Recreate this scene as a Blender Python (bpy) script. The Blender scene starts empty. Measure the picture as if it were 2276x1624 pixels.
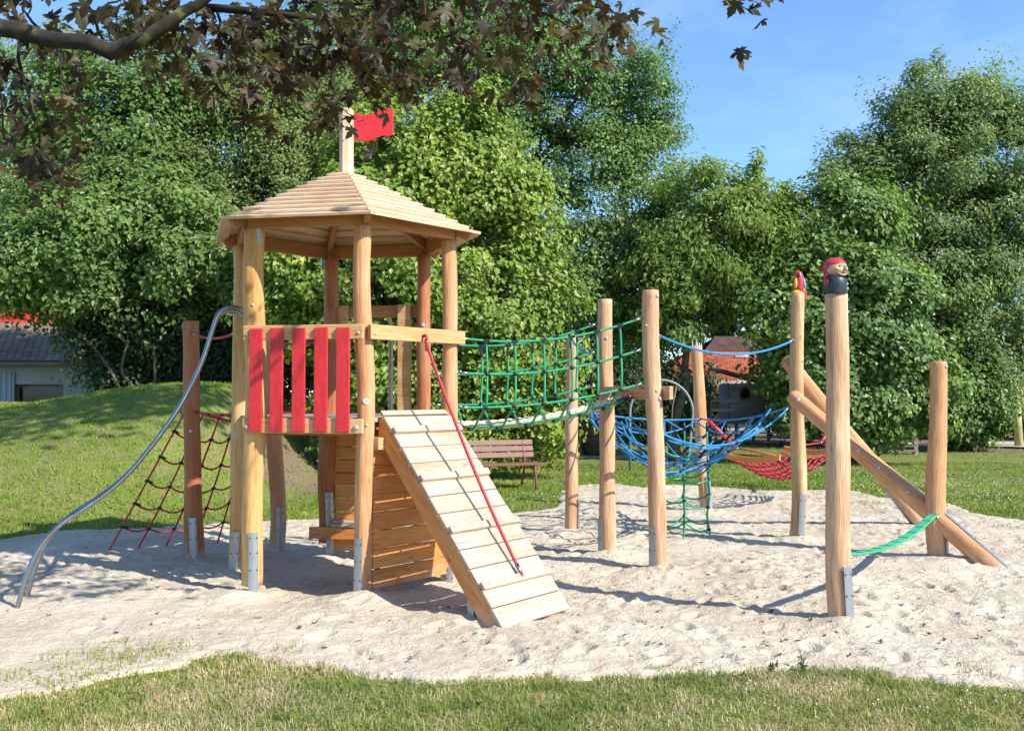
import bpy, math, random
import numpy as np
from mathutils import Vector, Matrix, noise
R = math.radians
sc = bpy.context.scene
C = sc.collection

# ---------------------------------------------------------------- camera, sky, sun
EYE = 1.6
FPX = 2100.0                      # focal length in pixels of a 2276 px wide picture
PITCH = math.atan(63.7 / FPX)
cam_d = bpy.data.cameras.new("camera")
cam = bpy.data.objects.new("camera", cam_d); C.objects.link(cam)
cam.location = (0, 0, EYE)
cam.rotation_euler = (R(90) + PITCH, 0, 0)
cam_d.sensor_width = 36.0
cam_d.lens = 36.0 * FPX / 2276.0
cam_d.clip_end = 2000
sc.camera = cam
SUN_EL, SUN_AZ = R(38), math.atan2(.825, -.565)
SUN_DIR = Vector((math.sin(SUN_AZ) * math.cos(SUN_EL), math.cos(SUN_AZ) * math.cos(SUN_EL), math.sin(SUN_EL)))
w = bpy.data.worlds.new("World"); sc.world = w; w.use_nodes = True
nt = w.node_tree; nt.nodes.clear()
sky = nt.nodes.new('ShaderNodeTexSky'); sky.sky_type = 'NISHITA'; sky.sun_disc = False
sky.sun_elevation = SUN_EL; sky.sun_rotation = SUN_AZ
sky.air_density = 1.0; sky.dust_density = 0.25; sky.ozone_density = 3.2
bg = nt.nodes.new('ShaderNodeBackground'); bg.inputs['Strength'].default_value = 0.15
wo = nt.nodes.new('ShaderNodeOutputWorld')
# thin wisps of cloud laid over the sky
tc = nt.nodes.new('ShaderNodeTexCoord')
mp = nt.nodes.new('ShaderNodeMapping'); mp.inputs['Scale'].default_value = (2.2, 2.2, 7.0)
mp.inputs['Location'].default_value = (.35, .1, .6)
nz = nt.nodes.new('ShaderNodeTexNoise'); nz.inputs['Scale'].default_value = 2.0
nz.inputs['Detail'].default_value = 8; nz.inputs['Roughness'].default_value = .62
cr = nt.nodes.new('ShaderNodeValToRGB')
cr.color_ramp.elements[0].position = .50; cr.color_ramp.elements[0].color = (0, 0, 0, 1)
cr.color_ramp.elements[1].position = .80; cr.color_ramp.elements[1].color = (.16, .16, .16, 1)
mx = nt.nodes.new('ShaderNodeMix'); mx.data_type = 'RGBA'
mx.inputs[7].default_value = (5.2, 5.6, 6.2, 1)
L = nt.links.new
tint = nt.nodes.new('ShaderNodeMix'); tint.data_type = 'RGBA'; tint.blend_type = 'MULTIPLY'; tint.inputs[0].default_value = 1; tint.inputs[7].default_value = (.68, .84, .97, 1)
L(sky.outputs[0], tint.inputs[6])
L(tc.outputs['Generated'], mp.inputs[0]); L(mp.outputs[0], nz.inputs['Vector']); L(nz.outputs[0], cr.inputs[0])
L(cr.outputs[0], mx.inputs[0]); L(tint.outputs[2], mx.inputs[6]); L(mx.outputs[2], bg.inputs[0]); L(bg.outputs[0], wo.inputs[0])
sd = bpy.data.lights.new("sun", 'SUN'); sd.energy = 4.3; sd.angle = R(.53); sd.color = (1, .955, .87)
sun = bpy.data.objects.new("sun", sd); C.objects.link(sun)
sun.rotation_euler = (-SUN_DIR).to_track_quat('-Z', 'Y').to_euler(); sun.location = (20, -15, 20)
sc.view_settings.view_transform = 'Standard'; sc.view_settings.look = 'None'
sc.view_settings.exposure = 0.9; sc.view_settings.gamma = 1.0
sc.render.resolution_x = 1024; sc.render.resolution_y = 730

# ---------------------------------------------------------------- survey helpers (photo measurement -> place on the ground)
def ray(x, y):
    a, b = (x - 1138) / FPX, (812 - y) / FPX
    return Vector((a, math.cos(PITCH) - b * math.sin(PITCH), math.sin(PITCH) + b * math.cos(PITCH)))
def W(x, y, Y):
    d = ray(x, y); return Vector((0, 0, EYE)) + d * (Y / d.y)
def G(x, y, z=0.0):
    d = ray(x, y); t = (z - EYE) / d.z
    return Vector((0, 0, EYE)) + d * t

# ---------------------------------------------------------------- mesh builder
class MB:
    def __init__(s): s.v = []; s.f = []; s.uv = []; s.sm = []
    def quadface(s, idx, uvs, smooth=False):
        s.f.append(tuple(idx)); s.uv.append(uvs); s.sm.append(smooth)
    def box(s, c, ax, ay, az, seed=None):
        """box with centre c and half-axis vectors; u runs along ax"""
        c, ax, ay, az = Vector(c), Vector(ax), Vector(ay), Vector(az)
        if seed is None: seed = random.random() * 40
        b = len(s.v)
        for k in (-1, 1):
            for j in (-1, 1):
                for i in (-1, 1): s.v.append(c + ax * i + ay * j + az * k)
        lx, ly, lz = ax.length, ay.length, az.length
        co = [(i, j, k) for k in (-1, 1) for j in (-1, 1) for i in (-1, 1)]
        flip = ax.cross(ay).dot(az) < 0
        for F, (p, q) in (((0, 2, 3, 1), (0, 1)), ((4, 5, 7, 6), (0, 1)), ((0, 1, 5, 4), (0, 2)), ((2, 6, 7, 3), (0, 2)), ((0, 4, 6, 2), (1, 2)), ((1, 3, 7, 5), (1, 2))):
            if flip: F = F[::-1]
            l = (lx, ly, lz)
            uvs = []
            for n in F:
                cc = co[n]
                if p == 0: uvs.append((cc[0] * lx + seed, cc[q] * l[q] + seed * .37 + (q * .3)))
                else: uvs.append((cc[1] * ly * .2 + seed, cc[2] * lz + seed * 1.7))
            s.quadface([b + n for n in F], uvs)
        return s
    def bar(s, a, b_, wdt, hgt, up=(0, 0, 1), seed=None):
        """square bar from a to b"""
        a, b_ = Vector(a), Vector(b_); d = b_ - a
        side = d.cross(Vector(up)).normalized(); u = side.cross(d).normalized()
        return s.box((a + b_) / 2, d / 2, side * wdt / 2, u * hgt / 2, seed)
    def tube(s, pts, r, n=8, caps=True, smooth=True, u0=0.0):
        pts = [Vector(p) for p in pts]; m = len(pts)
        if not hasattr(r, '__len__'): r = [r] * m
        t0 = (pts[1] - pts[0]).normalized()
        ref = Vector((0, 0, 1)) if abs(t0.z) < .9 else Vector((1, 0, 0))
        nrm = t0.cross(ref).normalized(); b = len(s.v); u = u0; us = []
        for i in range(m):
            t = (pts[min(i + 1, m - 1)] - pts[max(i - 1, 0)])
            t = t.normalized() if t.length > 1e-9 else t0
            nrm = (nrm - t * nrm.dot(t)).normalized(); bi = t.cross(nrm)
            if i: u += (pts[i] - pts[i - 1]).length
            us.append(u)
            for k in range(n):
                a = 2 * math.pi * k / n
                s.v.append(pts[i] + (nrm * math.cos(a) + bi * math.sin(a)) * r[i])
        for i in range(m - 1):
            for k in range(n):
                k2 = (k + 1) % n
                s.quadface((b + i * n + k, b + i * n + k2, b + (i + 1) * n + k2, b + (i + 1) * n + k),
                           [(us[i], k / n), (us[i], (k + 1) / n), (us[i + 1], (k + 1) / n), (us[i + 1], k / n)], smooth)
        if caps:
            s.quadface([b + k for k in range(n)][::-1], [(us[0], 0)] * n)
            s.quadface([b + (m - 1) * n + k for k in range(n)], [(us[-1], 0)] * n)
        return s
    def ball(s, c, r, n=8, m=6, axes=None, smooth=True):
        c = Vector(c)
        if not hasattr(r, '__len__'): r = (r, r, r)
        A = axes or (Vector((1, 0, 0)), Vector((0, 1, 0)), Vector((0, 0, 1)))
        b = len(s.v)
        for j in range(1, m):
            ph = math.pi * j / m
            for k in range(n):
                th = 2 * math.pi * k / n
                s.v.append(c + A[0] * r[0] * math.sin(ph) * math.cos(th) + A[1] * r[1] * math.sin(ph) * math.sin(th) + A[2] * r[2] * math.cos(ph))
        s.v.append(c + A[2] * r[2]); s.v.append(c - A[2] * r[2]); T = len(s.v) - 2
        for j in range(m - 2):
            for k in range(n):
                k2 = (k + 1) % n
                s.quadface((b + j * n + k, b + (j + 1) * n + k, b + (j + 1) * n + k2, b + j * n + k2), [(0, 0)] * 4, smooth)
        for k in range(n):
            k2 = (k + 1) % n
            s.quadface((T, b + k, b + k2), [(0, 0)] * 3, smooth)
            s.quadface((T + 1, b + (m - 2) * n + k2, b + (m - 2) * n + k), [(0, 0)] * 3, smooth)
        return s
    def prism(s, poly, ext, smooth=False, seed=0.0):
        """closed outline (list of points) pushed along ext"""
        n = len(poly); b = len(s.v); ext = Vector(ext)
        for p in poly: s.v.append(Vector(p))
        for p in poly: s.v.append(Vector(p) + ext)
        p0 = Vector(poly[0]); e1 = (Vector(poly[1]) - p0).normalized(); e2 = ext.normalized().cross(e1)
        def uv(p): q = Vector(p) - p0; return (q.dot(e1) + seed, q.dot(e2) + seed * .4)
        s.quadface([b + i for i in range(n)][::-1], [uv(poly[i]) for i in range(n)][::-1])
        s.quadface([b + n + i for i in range(n)], [uv(poly[i]) for i in range(n)])
        for i in range(n):
            j = (i + 1) % n
            s.quadface((b + i, b + j, b + n + j, b + n + i), [uv(poly[i]), uv(poly[j]), uv(poly[j]), uv(poly[i])], smooth)
        return s
    def build(s, name, mat, parent=None, origin=None, bevel=0, **props):
        if parent is not None: o0 = base_of(parent)
        elif origin is not None: o0 = Vector(origin)
        else: o0 = Vector((0, 0, 0))
        me = bpy.data.meshes.new(name)
        me.from_pydata([tuple(v - o0) for v in s.v], [], s.f)
        uvl = me.uv_layers.new(name="UVMap")
        flat = [c for f in s.uv for uvp in f for c in uvp]
        uvl.data.foreach_set("uv", flat)
        me.polygons.foreach_set("use_smooth", s.sm)
        me.materials.append(mat); me.update()
        o = bpy.data.objects.new(name, me); C.objects.link(o)
        if parent is not None: o.parent = parent
        else: o.location = o0
        if bevel:
            md = o.modifiers.new("bevel", 'BEVEL'); md.width = bevel; md.segments = 2; md.limit_method = 'ANGLE'; md.angle_limit = R(40)
        for k, v in props.items(): o[k] = v
        return o
BASE = {}
def base_of(o):
    while o.parent is not None: o = o.parent
    return Vector(o.location)
def thing(name, label, cat, loc, group=None):
    o = bpy.data.objects.new(name, None); C.objects.link(o); o.location = loc
    o.empty_display_size = .2
    o['label'] = label; o['category'] = cat
    if group: o['group'] = group
    return o
def tag(o, label, cat, group=None, kind=None):
    o['label'] = label; o['category'] = cat
    if group: o['group'] = group
    if kind: o['kind'] = kind
    return o
def place_copy(src, loc, parent, rot=None):
    c = src.copy(); C.objects.link(c); c.parent = parent
    c.location = Vector(loc) - (base_of(parent) if parent else Vector((0, 0, 0)))
    if rot is not None: c.rotation_euler = rot
    return c

# ---------------------------------------------------------------- materials
def nodes(m):
    m.use_nodes = True; t = m.node_tree; t.nodes.clear()
    out = t.nodes.new('ShaderNodeOutputMaterial'); b = t.nodes.new('ShaderNodeBsdfPrincipled')
    t.links.new(b.outputs[0], out.inputs[0]); return t, b, out
def ramp(t, fac, stops):
    r = t.nodes.new('ShaderNodeValToRGB'); e = r.color_ramp.elements
    while len(e) < len(stops): e.new(.5)
    for i, (p, c) in enumerate(stops):
        e[i].position = p; e[i].color = (*c, 1)
    t.links.new(fac, r.inputs[0]); return r.outputs[0]
def noise_tex(t, vec, scale, detail=4, rough=.5, mapping=None):
    if mapping:
        mpn = t.nodes.new('ShaderNodeMapping'); mpn.inputs['Scale'].default_value = mapping
        t.links.new(vec, mpn.inputs[0]); vec = mpn.outputs[0]
    n = t.nodes.new('ShaderNodeTexNoise'); n.inputs['Scale'].default_value = scale
    n.inputs['Detail'].default_value = detail; n.inputs['Roughness'].default_value = rough
    t.links.new(vec, n.inputs['Vector']); return n.outputs[0]
def mixc(t, fac, a, b, mode='MIX'):
    m = t.nodes.new('ShaderNodeMix'); m.data_type = 'RGBA'; m.blend_type = mode
    for s, v in ((0, fac), (6, a), (7, b)):
        if isinstance(v, (int, float)): m.inputs[s].default_value = v
        elif isinstance(v, tuple): m.inputs[s].default_value = (*v, 1)
        else: t.links.new(v, m.inputs[s])
    return m.outputs[2]
def bump(t, b, h, strength=.3, dist=.01):
    n = t.nodes.new('ShaderNodeBump'); n.inputs['Strength'].default_value = strength; n.inputs['Distance'].default_value = dist
    t.links.new(h, n.inputs['Height']); t.links.new(n.outputs[0], b.inputs['Normal'])
def uvc(t): return t.nodes.new('ShaderNodeUVMap').outputs[0]
def objc(t): return t.nodes.new('ShaderNodeTexCoord').outputs['Object']
def wood(name, dark, mid, light, rough=.6, grain=1.0, grey=0.0, bs=.35):
    m = bpy.data.materials.new(name); t, b, _ = nodes(m)
    u = uvc(t)
    big = noise_tex(t, u, 1.0, 3, .5, (1.1, 5, 1))
    gr = noise_tex(t, u, 1.0, 5, .65, (5, 110, 1))
    ring = noise_tex(t, u, 1.0, 2, .4, (1.8, 26, 1))
    wv = t.nodes.new('ShaderNodeMath'); wv.operation = 'MULTIPLY'; wv.inputs[1].default_value = 26
    t.links.new(ring, wv.inputs[0])
    sn = t.nodes.new('ShaderNodeMath'); sn.operation = 'SINE'; t.links.new(wv.outputs[0], sn.inputs[0])
    sf = t.nodes.new('ShaderNodeMapRange'); sf.inputs[1].default_value = -1; sf.inputs[2].default_value = 1
    t.links.new(sn.outputs[0], sf.inputs[0])
    col = ramp(t, big, [(.30, dark), (.5, mid), (.72, light)])
    col = mixc(t, .16 * grain, col, ramp(t, sf.outputs[0], [(0, tuple(c * .55 for c in dark)), (1, light)]))
    g2 = ramp(t, gr, [(.34, (.52, .45, .40)), (.58, (1, 1, 1))])
    col = mixc(t, .55 * grain, col, g2, 'MULTIPLY')
    isl = t.nodes.new('ShaderNodeNewGeometry').outputs['Random Per Island']
    col = mixc(t, .5, col, ramp(t, isl, [(0, (.80, .78, .77)), (1, (1.08, 1.06, 1.02))]), 'MULTIPLY')
    if grey:
        gf = ramp(t, noise_tex(t, u, 1.0, 4, .6, (.9, 3.5, 1)), [(.42, (0, 0, 0)), (.68, (grey,) * 3)])
        col = mixc(t, gf, col, (.42, .39, .35))
    # a few dark knots
    vo = t.nodes.new('ShaderNodeTexVoronoi'); vo.inputs['Scale'].default_value = 1.0
    mpn = t.nodes.new('ShaderNodeMapping'); mpn.inputs['Scale'].default_value = (2.2, 7.5, 1); t.links.new(u, mpn.inputs[0]); t.links.new(mpn.outputs[0], vo.inputs['Vector'])
    kn = ramp(t, vo.outputs['Distance'], [(.04, (.5, .42, .38)), (.10, (1, 1, 1))])
    col = mixc(t, .8, col, kn, 'MULTIPLY')
    ck = noise_tex(t, u, 1.0, 3, .5, (.9, 42, 1))
    col = mixc(t, .75, col, ramp(t, ck, [(.285, (.30, .24, .20)), (.315, (1, 1, 1))]), 'MULTIPLY')
    sz = t.nodes.new('ShaderNodeSeparateXYZ'); t.links.new(objc(t), sz.inputs[0])
    dz_ = t.nodes.new('ShaderNodeMath'); dz_.operation = 'MULTIPLY_ADD'; dz_.inputs[1].default_value = -1.6; dz_.inputs[2].default_value = .42; t.links.new(sz.outputs[2], dz_.inputs[0])
    dn_ = t.nodes.new('ShaderNodeMath'); dn_.operation = 'ADD'; t.links.new(dz_.outputs[0], dn_.inputs[0]); t.links.new(noise_tex(t, objc(t), 11, 4, .7), dn_.inputs[1])
    col = mixc(t, ramp(t, dn_.outputs[0], [(.62, (0, 0, 0)), (.98, (.6, .6, .6))]), col, (.50, .43, .33))
    t.links.new(col, b.inputs['Base Color']); b.inputs['Roughness'].default_value = rough
    b.inputs['Specular IOR Level'].default_value = .25
    bump(t, b, gr, bs, .004)
    return m
def plain(name, col, rough=.5, metal=0, var=.12, vs=30, spec=.4, bstr=.0, aniso=False):
    m = bpy.data.materials.new(name); t, b, _ = nodes(m)
    n = noise_tex(t, objc(t), vs, 4, .6)
    c = mixc(t, 1.0, tuple(col), ramp(t, n, [(.3, (1 - var,) * 3), (.7, (1 + var,) * 3)]), 'MULTIPLY')
    t.links.new(c, b.inputs['Base Color']); b.inputs['Roughness'].default_value = rough
    b.inputs['Metallic'].default_value = metal; b.inputs['Specular IOR Level'].default_value = spec
    if bstr: bump(t, b, n, bstr, .004)
    return m
def ropemat(name, c, dk):
    m = bpy.data.materials.new(name); t, b, _ = nodes(m)
    sp = t.nodes.new('ShaderNodeSeparateXYZ'); t.links.new(uvc(t), sp.inputs[0])
    a = t.nodes.new('ShaderNodeMath'); a.operation = 'MULTIPLY'; a.inputs[1].default_value = 45; t.links.new(sp.outputs[0], a.inputs[0])
    v = t.nodes.new('ShaderNodeMath'); v.operation = 'MULTIPLY_ADD'; v.inputs[1].default_value = 4; t.links.new(sp.outputs[1], v.inputs[0]); t.links.new(a.outputs[0], v.inputs[2])
    fr = t.nodes.new('ShaderNodeMath'); fr.operation = 'FRACT'; t.links.new(v.outputs[0], fr.inputs[0])
    pp = t.nodes.new('ShaderNodeMath'); pp.operation = 'PINGPONG'; pp.inputs[1].default_value = .5; t.links.new(fr.outputs[0], pp.inputs[0])
    col = ramp(t, pp.outputs[0], [(.0, dk), (.22, c)])
    dirt = noise_tex(t, objc(t), 9, 4, .6)
    col = mixc(t, .35, col, ramp(t, dirt, [(.35, (.7, .7, .7)), (.65, (1.1, 1.1, 1.1))]), 'MULTIPLY')
    t.links.new(col, b.inputs['Base Color']); b.inputs['Roughness'].default_value = .5
    bump(t, b, pp.outputs[0], .6, .003)
    return m
def leafmat(name, stops, trans=.3, rough=.45, spec=.4, tr_tint=(1.35, 1.45, .6)):
    m = bpy.data.materials.new(name); t, b, out = nodes(m)
    at = t.nodes.new('ShaderNodeAttribute'); at.attribute_name = 'var'
    col = ramp(t, at.outputs['Fac'], stops)
    cl = noise_tex(t, objc(t), .45, 2, .5)
    col = mixc(t, .6, col, ramp(t, cl, [(.35, (.74, .80, .84)), (.65, (1.22, 1.14, .95))]), 'MULTIPLY')
    t.links.new(col, b.inputs['Base Color']); b.inputs['Roughness'].default_value = rough; b.inputs['Specular IOR Level'].default_value = spec
    tl = t.nodes.new('ShaderNodeBsdfTranslucent'); tc_ = mixc(t, 1.0, col, tr_tint, 'MULTIPLY'); t.links.new(tc_, tl.inputs[0])
    mxs = t.nodes.new('ShaderNodeMixShader'); mxs.inputs[0].default_value = trans
    t.links.new(b.outputs[0], mxs.inputs[1]); t.links.new(tl.outputs[0], mxs.inputs[2]); t.links.new(mxs.outputs[0], out.inputs[0])
    return m

M = {}
M['post'] = wood('larch_post', (.53, .23, .10), (.65, .33, .155), (.73, .45, .26), .55, 1.35)
M['post_pale'] = wood('pale_post', (.50, .25, .135), (.62, .37, .215), (.73, .51, .33), .6, 1.35)
M['post_yellow'] = wood('yellow_post', (.54, .26, .08), (.67, .38, .14), (.77, .51, .23), .5, 1.2)
M['post_blond'] = wood('blond_post', (.48, .26, .12), (.60, .38, .19), (.70, .52, .31), .55, 1.3)
M['post_red'] = wood('red_post', (.36, .105, .045), (.44, .155, .065), (.54, .24, .115), .5, 1.2)
M['board'] = wood('pale_board', (.48, .32, .205), (.59, .44, .315), (.69, .55, .42), .6, 1.3, .55)
M['roof'] = wood('roof_board', (.64, .42, .27), (.76, .55, .38), (.83, .66, .49), .6, 1.1)
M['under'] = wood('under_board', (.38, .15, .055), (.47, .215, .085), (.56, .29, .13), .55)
M['rail'] = wood('rail_board', (.54, .29, .11), (.64, .38, .17), (.72, .47, .24), .55)
M['wall'] = wood('wall_board', (.64, .205, .05), (.74, .29, .075), (.82, .39, .125), .5, 1.1)
M['grey_deck'] = wood('worn_deck', (.20, .165, .13), (.32, .28, .23), (.46, .42, .36), .8, 1.3, .6)
M['old'] = wood('old_wood', (.12, .09, .07), (.17, .13, .10), (.22, .18, .14), .8, 1.2, .5)
M['red_paint'] = plain('red_paint', (.62, .022, .028), .42, 0, .10, 14, .45)
def worn_red():
    m = M['red_paint']; t = m.node_tree; b = [n for n in t.nodes if n.type == 'BSDF_PRINCIPLED'][0]; old = b.inputs['Base Color'].links[0].from_socket
    o = objc(t); a = noise_tex(t, o, 17, 6, .75); g = noise_tex(t, o, 5, 5, .7, (14, 14, 1.2))
    c = mixc(t, 1.0, old, ramp(t, g, [(.32, (.82, .8, .8)), (.7, (1.1, 1.5, 1.5))]), 'MULTIPLY')
    c = mixc(t, ramp(t, a, [(.715, (0, 0, 0)), (.735, (1, 1, 1))]), c, (.62, .42, .33))
    t.links.new(c, b.inputs['Base Color'])
worn_red()
M['steel'] = plain('stainless_steel', (.33, .315, .30), .3, 1, .08, 40)
M['galv'] = plain('galvanised_steel', (.36, .38, .40), .45, .8, .08, 12)
M['screw'] = plain('dark_screw', (.07, .07, .075), .5, .5, .1, 30)
M['bolt'] = plain('bolt_cap', (.42, .42, .42), .4, .3, .1, 30)
M['black'] = plain('black_plastic', (.012, .012, .014), .35, 0, .2, 30)
M['green'] = ropemat('green_rope', (.01, .34, .15), (.004, .14, .06))
M['blue'] = ropemat('blue_rope', (.010, .23, .52), (.005, .10, .28))
M['red'] = ropemat('red_rope', (.58, .02, .035), (.26, .008, .014))
M['beige'] = plain('natural_rope', (.62, .52, .36), .85, 0, .2, 60, .2, .4)
M['brown_paint'] = plain('brown_bench_slat', (.17, .065, .045), .5, 0, .2, 18)
M['bark'] = plain('bark', (.11, .085, .06), .9, 0, .5, 9, .2, .8)
M['bark_lichen'] = plain('lichened_bark', (.10, .085, .055), .9, 0, .6, 7, .2, .8)
def lichen():
    m = M['bark_lichen']; t = m.node_tree; b = [n for n in t.nodes if n.type == 'BSDF_PRINCIPLED'][0]
    n = noise_tex(t, objc(t), 6, 5, .6)
    c = ramp(t, n, [(.42, (.022, .017, .014)), (.58, (.05, .042, .028)), (.68, (.18, .165, .05))])
    t.links.new(c, b.inputs['Base Color'])
lichen()

# ---------------------------------------------------------------- terrain
rng = np.random.default_rng(7); random.seed(11)
def sstep(x): x = np.clip(x, 0, 1); return x * x * (3 - 2 * x)
LAT = rng.random((512, 512))
def vnoise(x, y):
    xi = np.floor(x).astype(int); yi = np.floor(y).astype(int); fx = x - xi; fy = y - yi
    fx = fx * fx * (3 - 2 * fx); fy = fy * fy * (3 - 2 * fy)
    a = LAT[xi % 512, yi % 512]; b = LAT[(xi + 1) % 512, yi % 512]; c = LAT[xi % 512, (yi + 1) % 512]; d = LAT[(xi + 1) % 512, (yi + 1) % 512]
    return (a * (1 - fx) + b * fx) * (1 - fy) + (c * (1 - fx) + d * fx) * fy - .5
def fbm(x, y, s, o=3):
    v = 0; a = 1
    for k in range(o): v = v + a * vnoise(x * s + 17 * k, y * s + 31 * k); s *= 2.03; a *= .5
    return v
SAND_PX = [(-260, 1600), (0, 1556), (60, 1543), (200, 1513), (350, 1488), (425, 1462), (475, 1452), (550, 1452), (650, 1467), (710, 1482), (850, 1502), (925, 1512), (1060, 1508),
           (1138, 1506), (1203, 1497), (1303, 1507), (1388, 1497), (1588, 1497), (1738, 1490), (1888, 1484), (1988, 1503), (2138, 1520), (2276, 1540), (2600, 1590),
           (2750, 1400), (2650, 1215), (2430, 1176), (2276, 1160), (2200, 1150), (2145, 1143), (2119, 1130), (2080, 1116), (1990, 1112), (1944, 1108), (1898, 1096), (1832, 1093), (1760, 1094), (1684, 1093), (1612, 1085),
           (1483, 1081), (1431, 1087), (1370, 1079), (1298, 1081), (1255, 1096), (1262, 1118), (1236, 1134), (1140, 1145), (1050, 1150), (900, 1152), (700, 1160), (620, 1162), (500, 1165), (350, 1178), (150, 1186), (60, 1198), (0, 1208), (-300, 1216), (-500, 1300)]
SP = np.array([[G(x, y).x, G(x, y).y] for x, y in SAND_PX])
def rag(x, y): return .11 * fbm(x, y, 2.2, 4) + .075 * fbm(x + 3, y + 8, 7.5, 3)
def sand_dist(x, y):
    """signed distance to the sand edge: positive inside"""
    x = np.asarray(x, float); y = np.asarray(y, float)
    dm = np.full(x.shape, 1e9); ins = np.zeros(x.shape, bool); n = len(SP)
    for i in range(n):
        ax, ay = SP[i]; bx, by = SP[(i + 1) % n]; ex, ey = bx - ax, by - ay
        t = np.clip(((x - ax) * ex + (y - ay) * ey) / (ex * ex + ey * ey), 0, 1)
        dm = np.minimum(dm, np.hypot(x - ax - t * ex, y - ay - t * ey))
        cond = ((ay > y) != (by > y)) & (x < (bx - ax) * (y - ay) / (by - ay + 1e-12) + ax)
        ins ^= cond
    return np.where(ins, dm, -dm)
def mound(x, y):
    m = sstep((y - 10.4) / 7.2) * sstep((-3.1 - x) / 2.3) * (1 - sstep((y - 19.5) / 4.5))
    return 1.80 * m * (1 - .22 * sstep((-6.0 - x) / 3.4)) 
def ground_h(x, y):
    x = np.asarray(x, float); y = np.asarray(y, float)
    return mound(x, y) + .03 * fbm(x, y, .5, 3)
def grid_mesh(name, xs, ys, H, mat, keep=None):
    nx, ny = len(xs), len(ys); X, Y = np.meshgrid(xs, ys)
    V = np.stack([X, Y, H], -1).reshape(-1, 3)
    i = np.arange(nx - 1)[None, :] + np.arange(ny - 1)[:, None] * nx
    F = np.stack([i, i + 1, i + nx + 1, i + nx], -1).reshape(-1, 4)
    if keep is not None: F = F[keep[F].any(1)]
    return np_mesh(name, V, F, mat, smooth=True)
def np_mesh(name, V, F, mat, smooth=False, var=None, origin=(0, 0, 0), parent=None):
    me = bpy.data.meshes.new(name)
    if parent is not None: origin = base_of(parent)
    V = V - np.array(origin)
    me.vertices.add(len(V)); me.vertices.foreach_set('co', V.astype(np.float32).ravel())
    k = F.shape[1]; me.loops.add(F.size); me.loops.foreach_set('vertex_index', F.astype(np.int32).ravel())
    me.polygons.add(len(F)); me.polygons.foreach_set('loop_start', np.arange(0, F.size, k, dtype=np.int32))
    me.update(calc_edges=True)
    me.polygons.foreach_set('use_smooth', np.full(len(F), smooth))
    if var is not None:
        a = me.attributes.new('var', 'FLOAT', 'FACE'); a.data.foreach_set('value', var.astype(np.float32))
    me.materials.append(mat)
    o = bpy.data.objects.new(name, me); C.objects.link(o)
    if parent is not None: o.parent = parent
    else: o.location = origin
    return o
# lawn ground material
def lawn_mat():
    m = bpy.data.materials.new('lawn_soil'); t, b, _ = nodes(m)
    o = objc(t)
    n1 = noise_tex(t, o, .7, 4, .6); n2 = noise_tex(t, o, 30, 4, .7)
    c = ramp(t, n1, [(.34, (.12, .17, .03)), (.52, (.155, .21, .035)), (.72, (.22, .235, .06))])
    c = mixc(t, .8, c, ramp(t, n2, [(.3, (.55, .55, .5)), (.7, (1.35, 1.35, 1.3))]), 'MULTIPLY')
    c = mixc(t, ramp(t, noise_tex(t, o, 4, 4, .6), [(.4, (0, 0, 0)), (.62, (.6, .6, .6))]), c, (.26, .20, .10))
    # bare earth where the mound is trodden beside the hedge and under the trees
    sx = t.nodes.new('ShaderNodeSeparateXYZ'); t.links.new(o, sx.inputs[0])
    at = t.nodes.new('ShaderNodeAttribute'); at.attribute_name = 'bare'
    nb = noise_tex(t, o, 1.6, 5, .65)
    ad = t.nodes.new('ShaderNodeMath'); ad.operation = 'ADD'; t.links.new(at.outputs['Fac'], ad.inputs[0]); t.links.new(nb, ad.inputs[1])
    f = ramp(t, ad.outputs[0], [(.80, (0, 0, 0)), (1.0, (1, 1, 1))])
    earth = ramp(t, n2, [(.3, (.11, .08, .05)), (.7, (.27, .20, .13))])
    c = mixc(t, f, c, earth)
    t.links.new(c, b.inputs['Base Color']); b.inputs['Roughness'].default_value = .9; b.inputs['Specular IOR Level'].default_value = .1
    bump(t, b, n2, .8, .03); return m
M['lawn'] = lawn_mat()
def bare_f(x, y):
    """how bare the ground is: slope right of the mound, dirt under the hedge, foreground dry patches"""
    a = np.exp(-(((x + 3.9) / 1.1) ** 2 + ((y - 16.0) / 2.2) ** 2)) * .62
    b = sstep((y - 24.0) / 3) * .42 * sstep((x - 7) / 2) + sstep((y - 20) / 4) * .2
    c = np.exp(-(((x - .9) / 1.4) ** 2 + ((y - 17.2) / .8) ** 2)) * .40
    return np.clip(a + b + c, 0, 1)
def axis(lo, a, b, hi, d):
    mid = np.arange(a, b, d); out = [a]; s = d
    left = []; x = a
    while x > lo: s *= 1.25; x -= s; left.append(x)
    s = d; right = []; x = b
    while x < hi: s *= 1.25; x += s; right.append(x)
    return np.array(left[::-1] + list(mid) + [b] + right)
gx = axis(-400, -14, 18, 400, .16); gy = axis(-40, 3, 30, 600, .16)
GX, GY = np.meshgrid(gx, gy); GH = ground_h(GX, GY)
sdg = sand_dist(GX, GY); GH = GH - .16 * sstep(sdg / .5)
lawn = grid_mesh('ground', gx, gy, GH, M['lawn'])
lawn['kind'] = 'structure'
ab = lawn.data.attributes.new('bare', 'FLOAT', 'POINT'); ab.data.foreach_set('value', bare_f(GX, GY).ravel().astype(np.float32))
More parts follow.
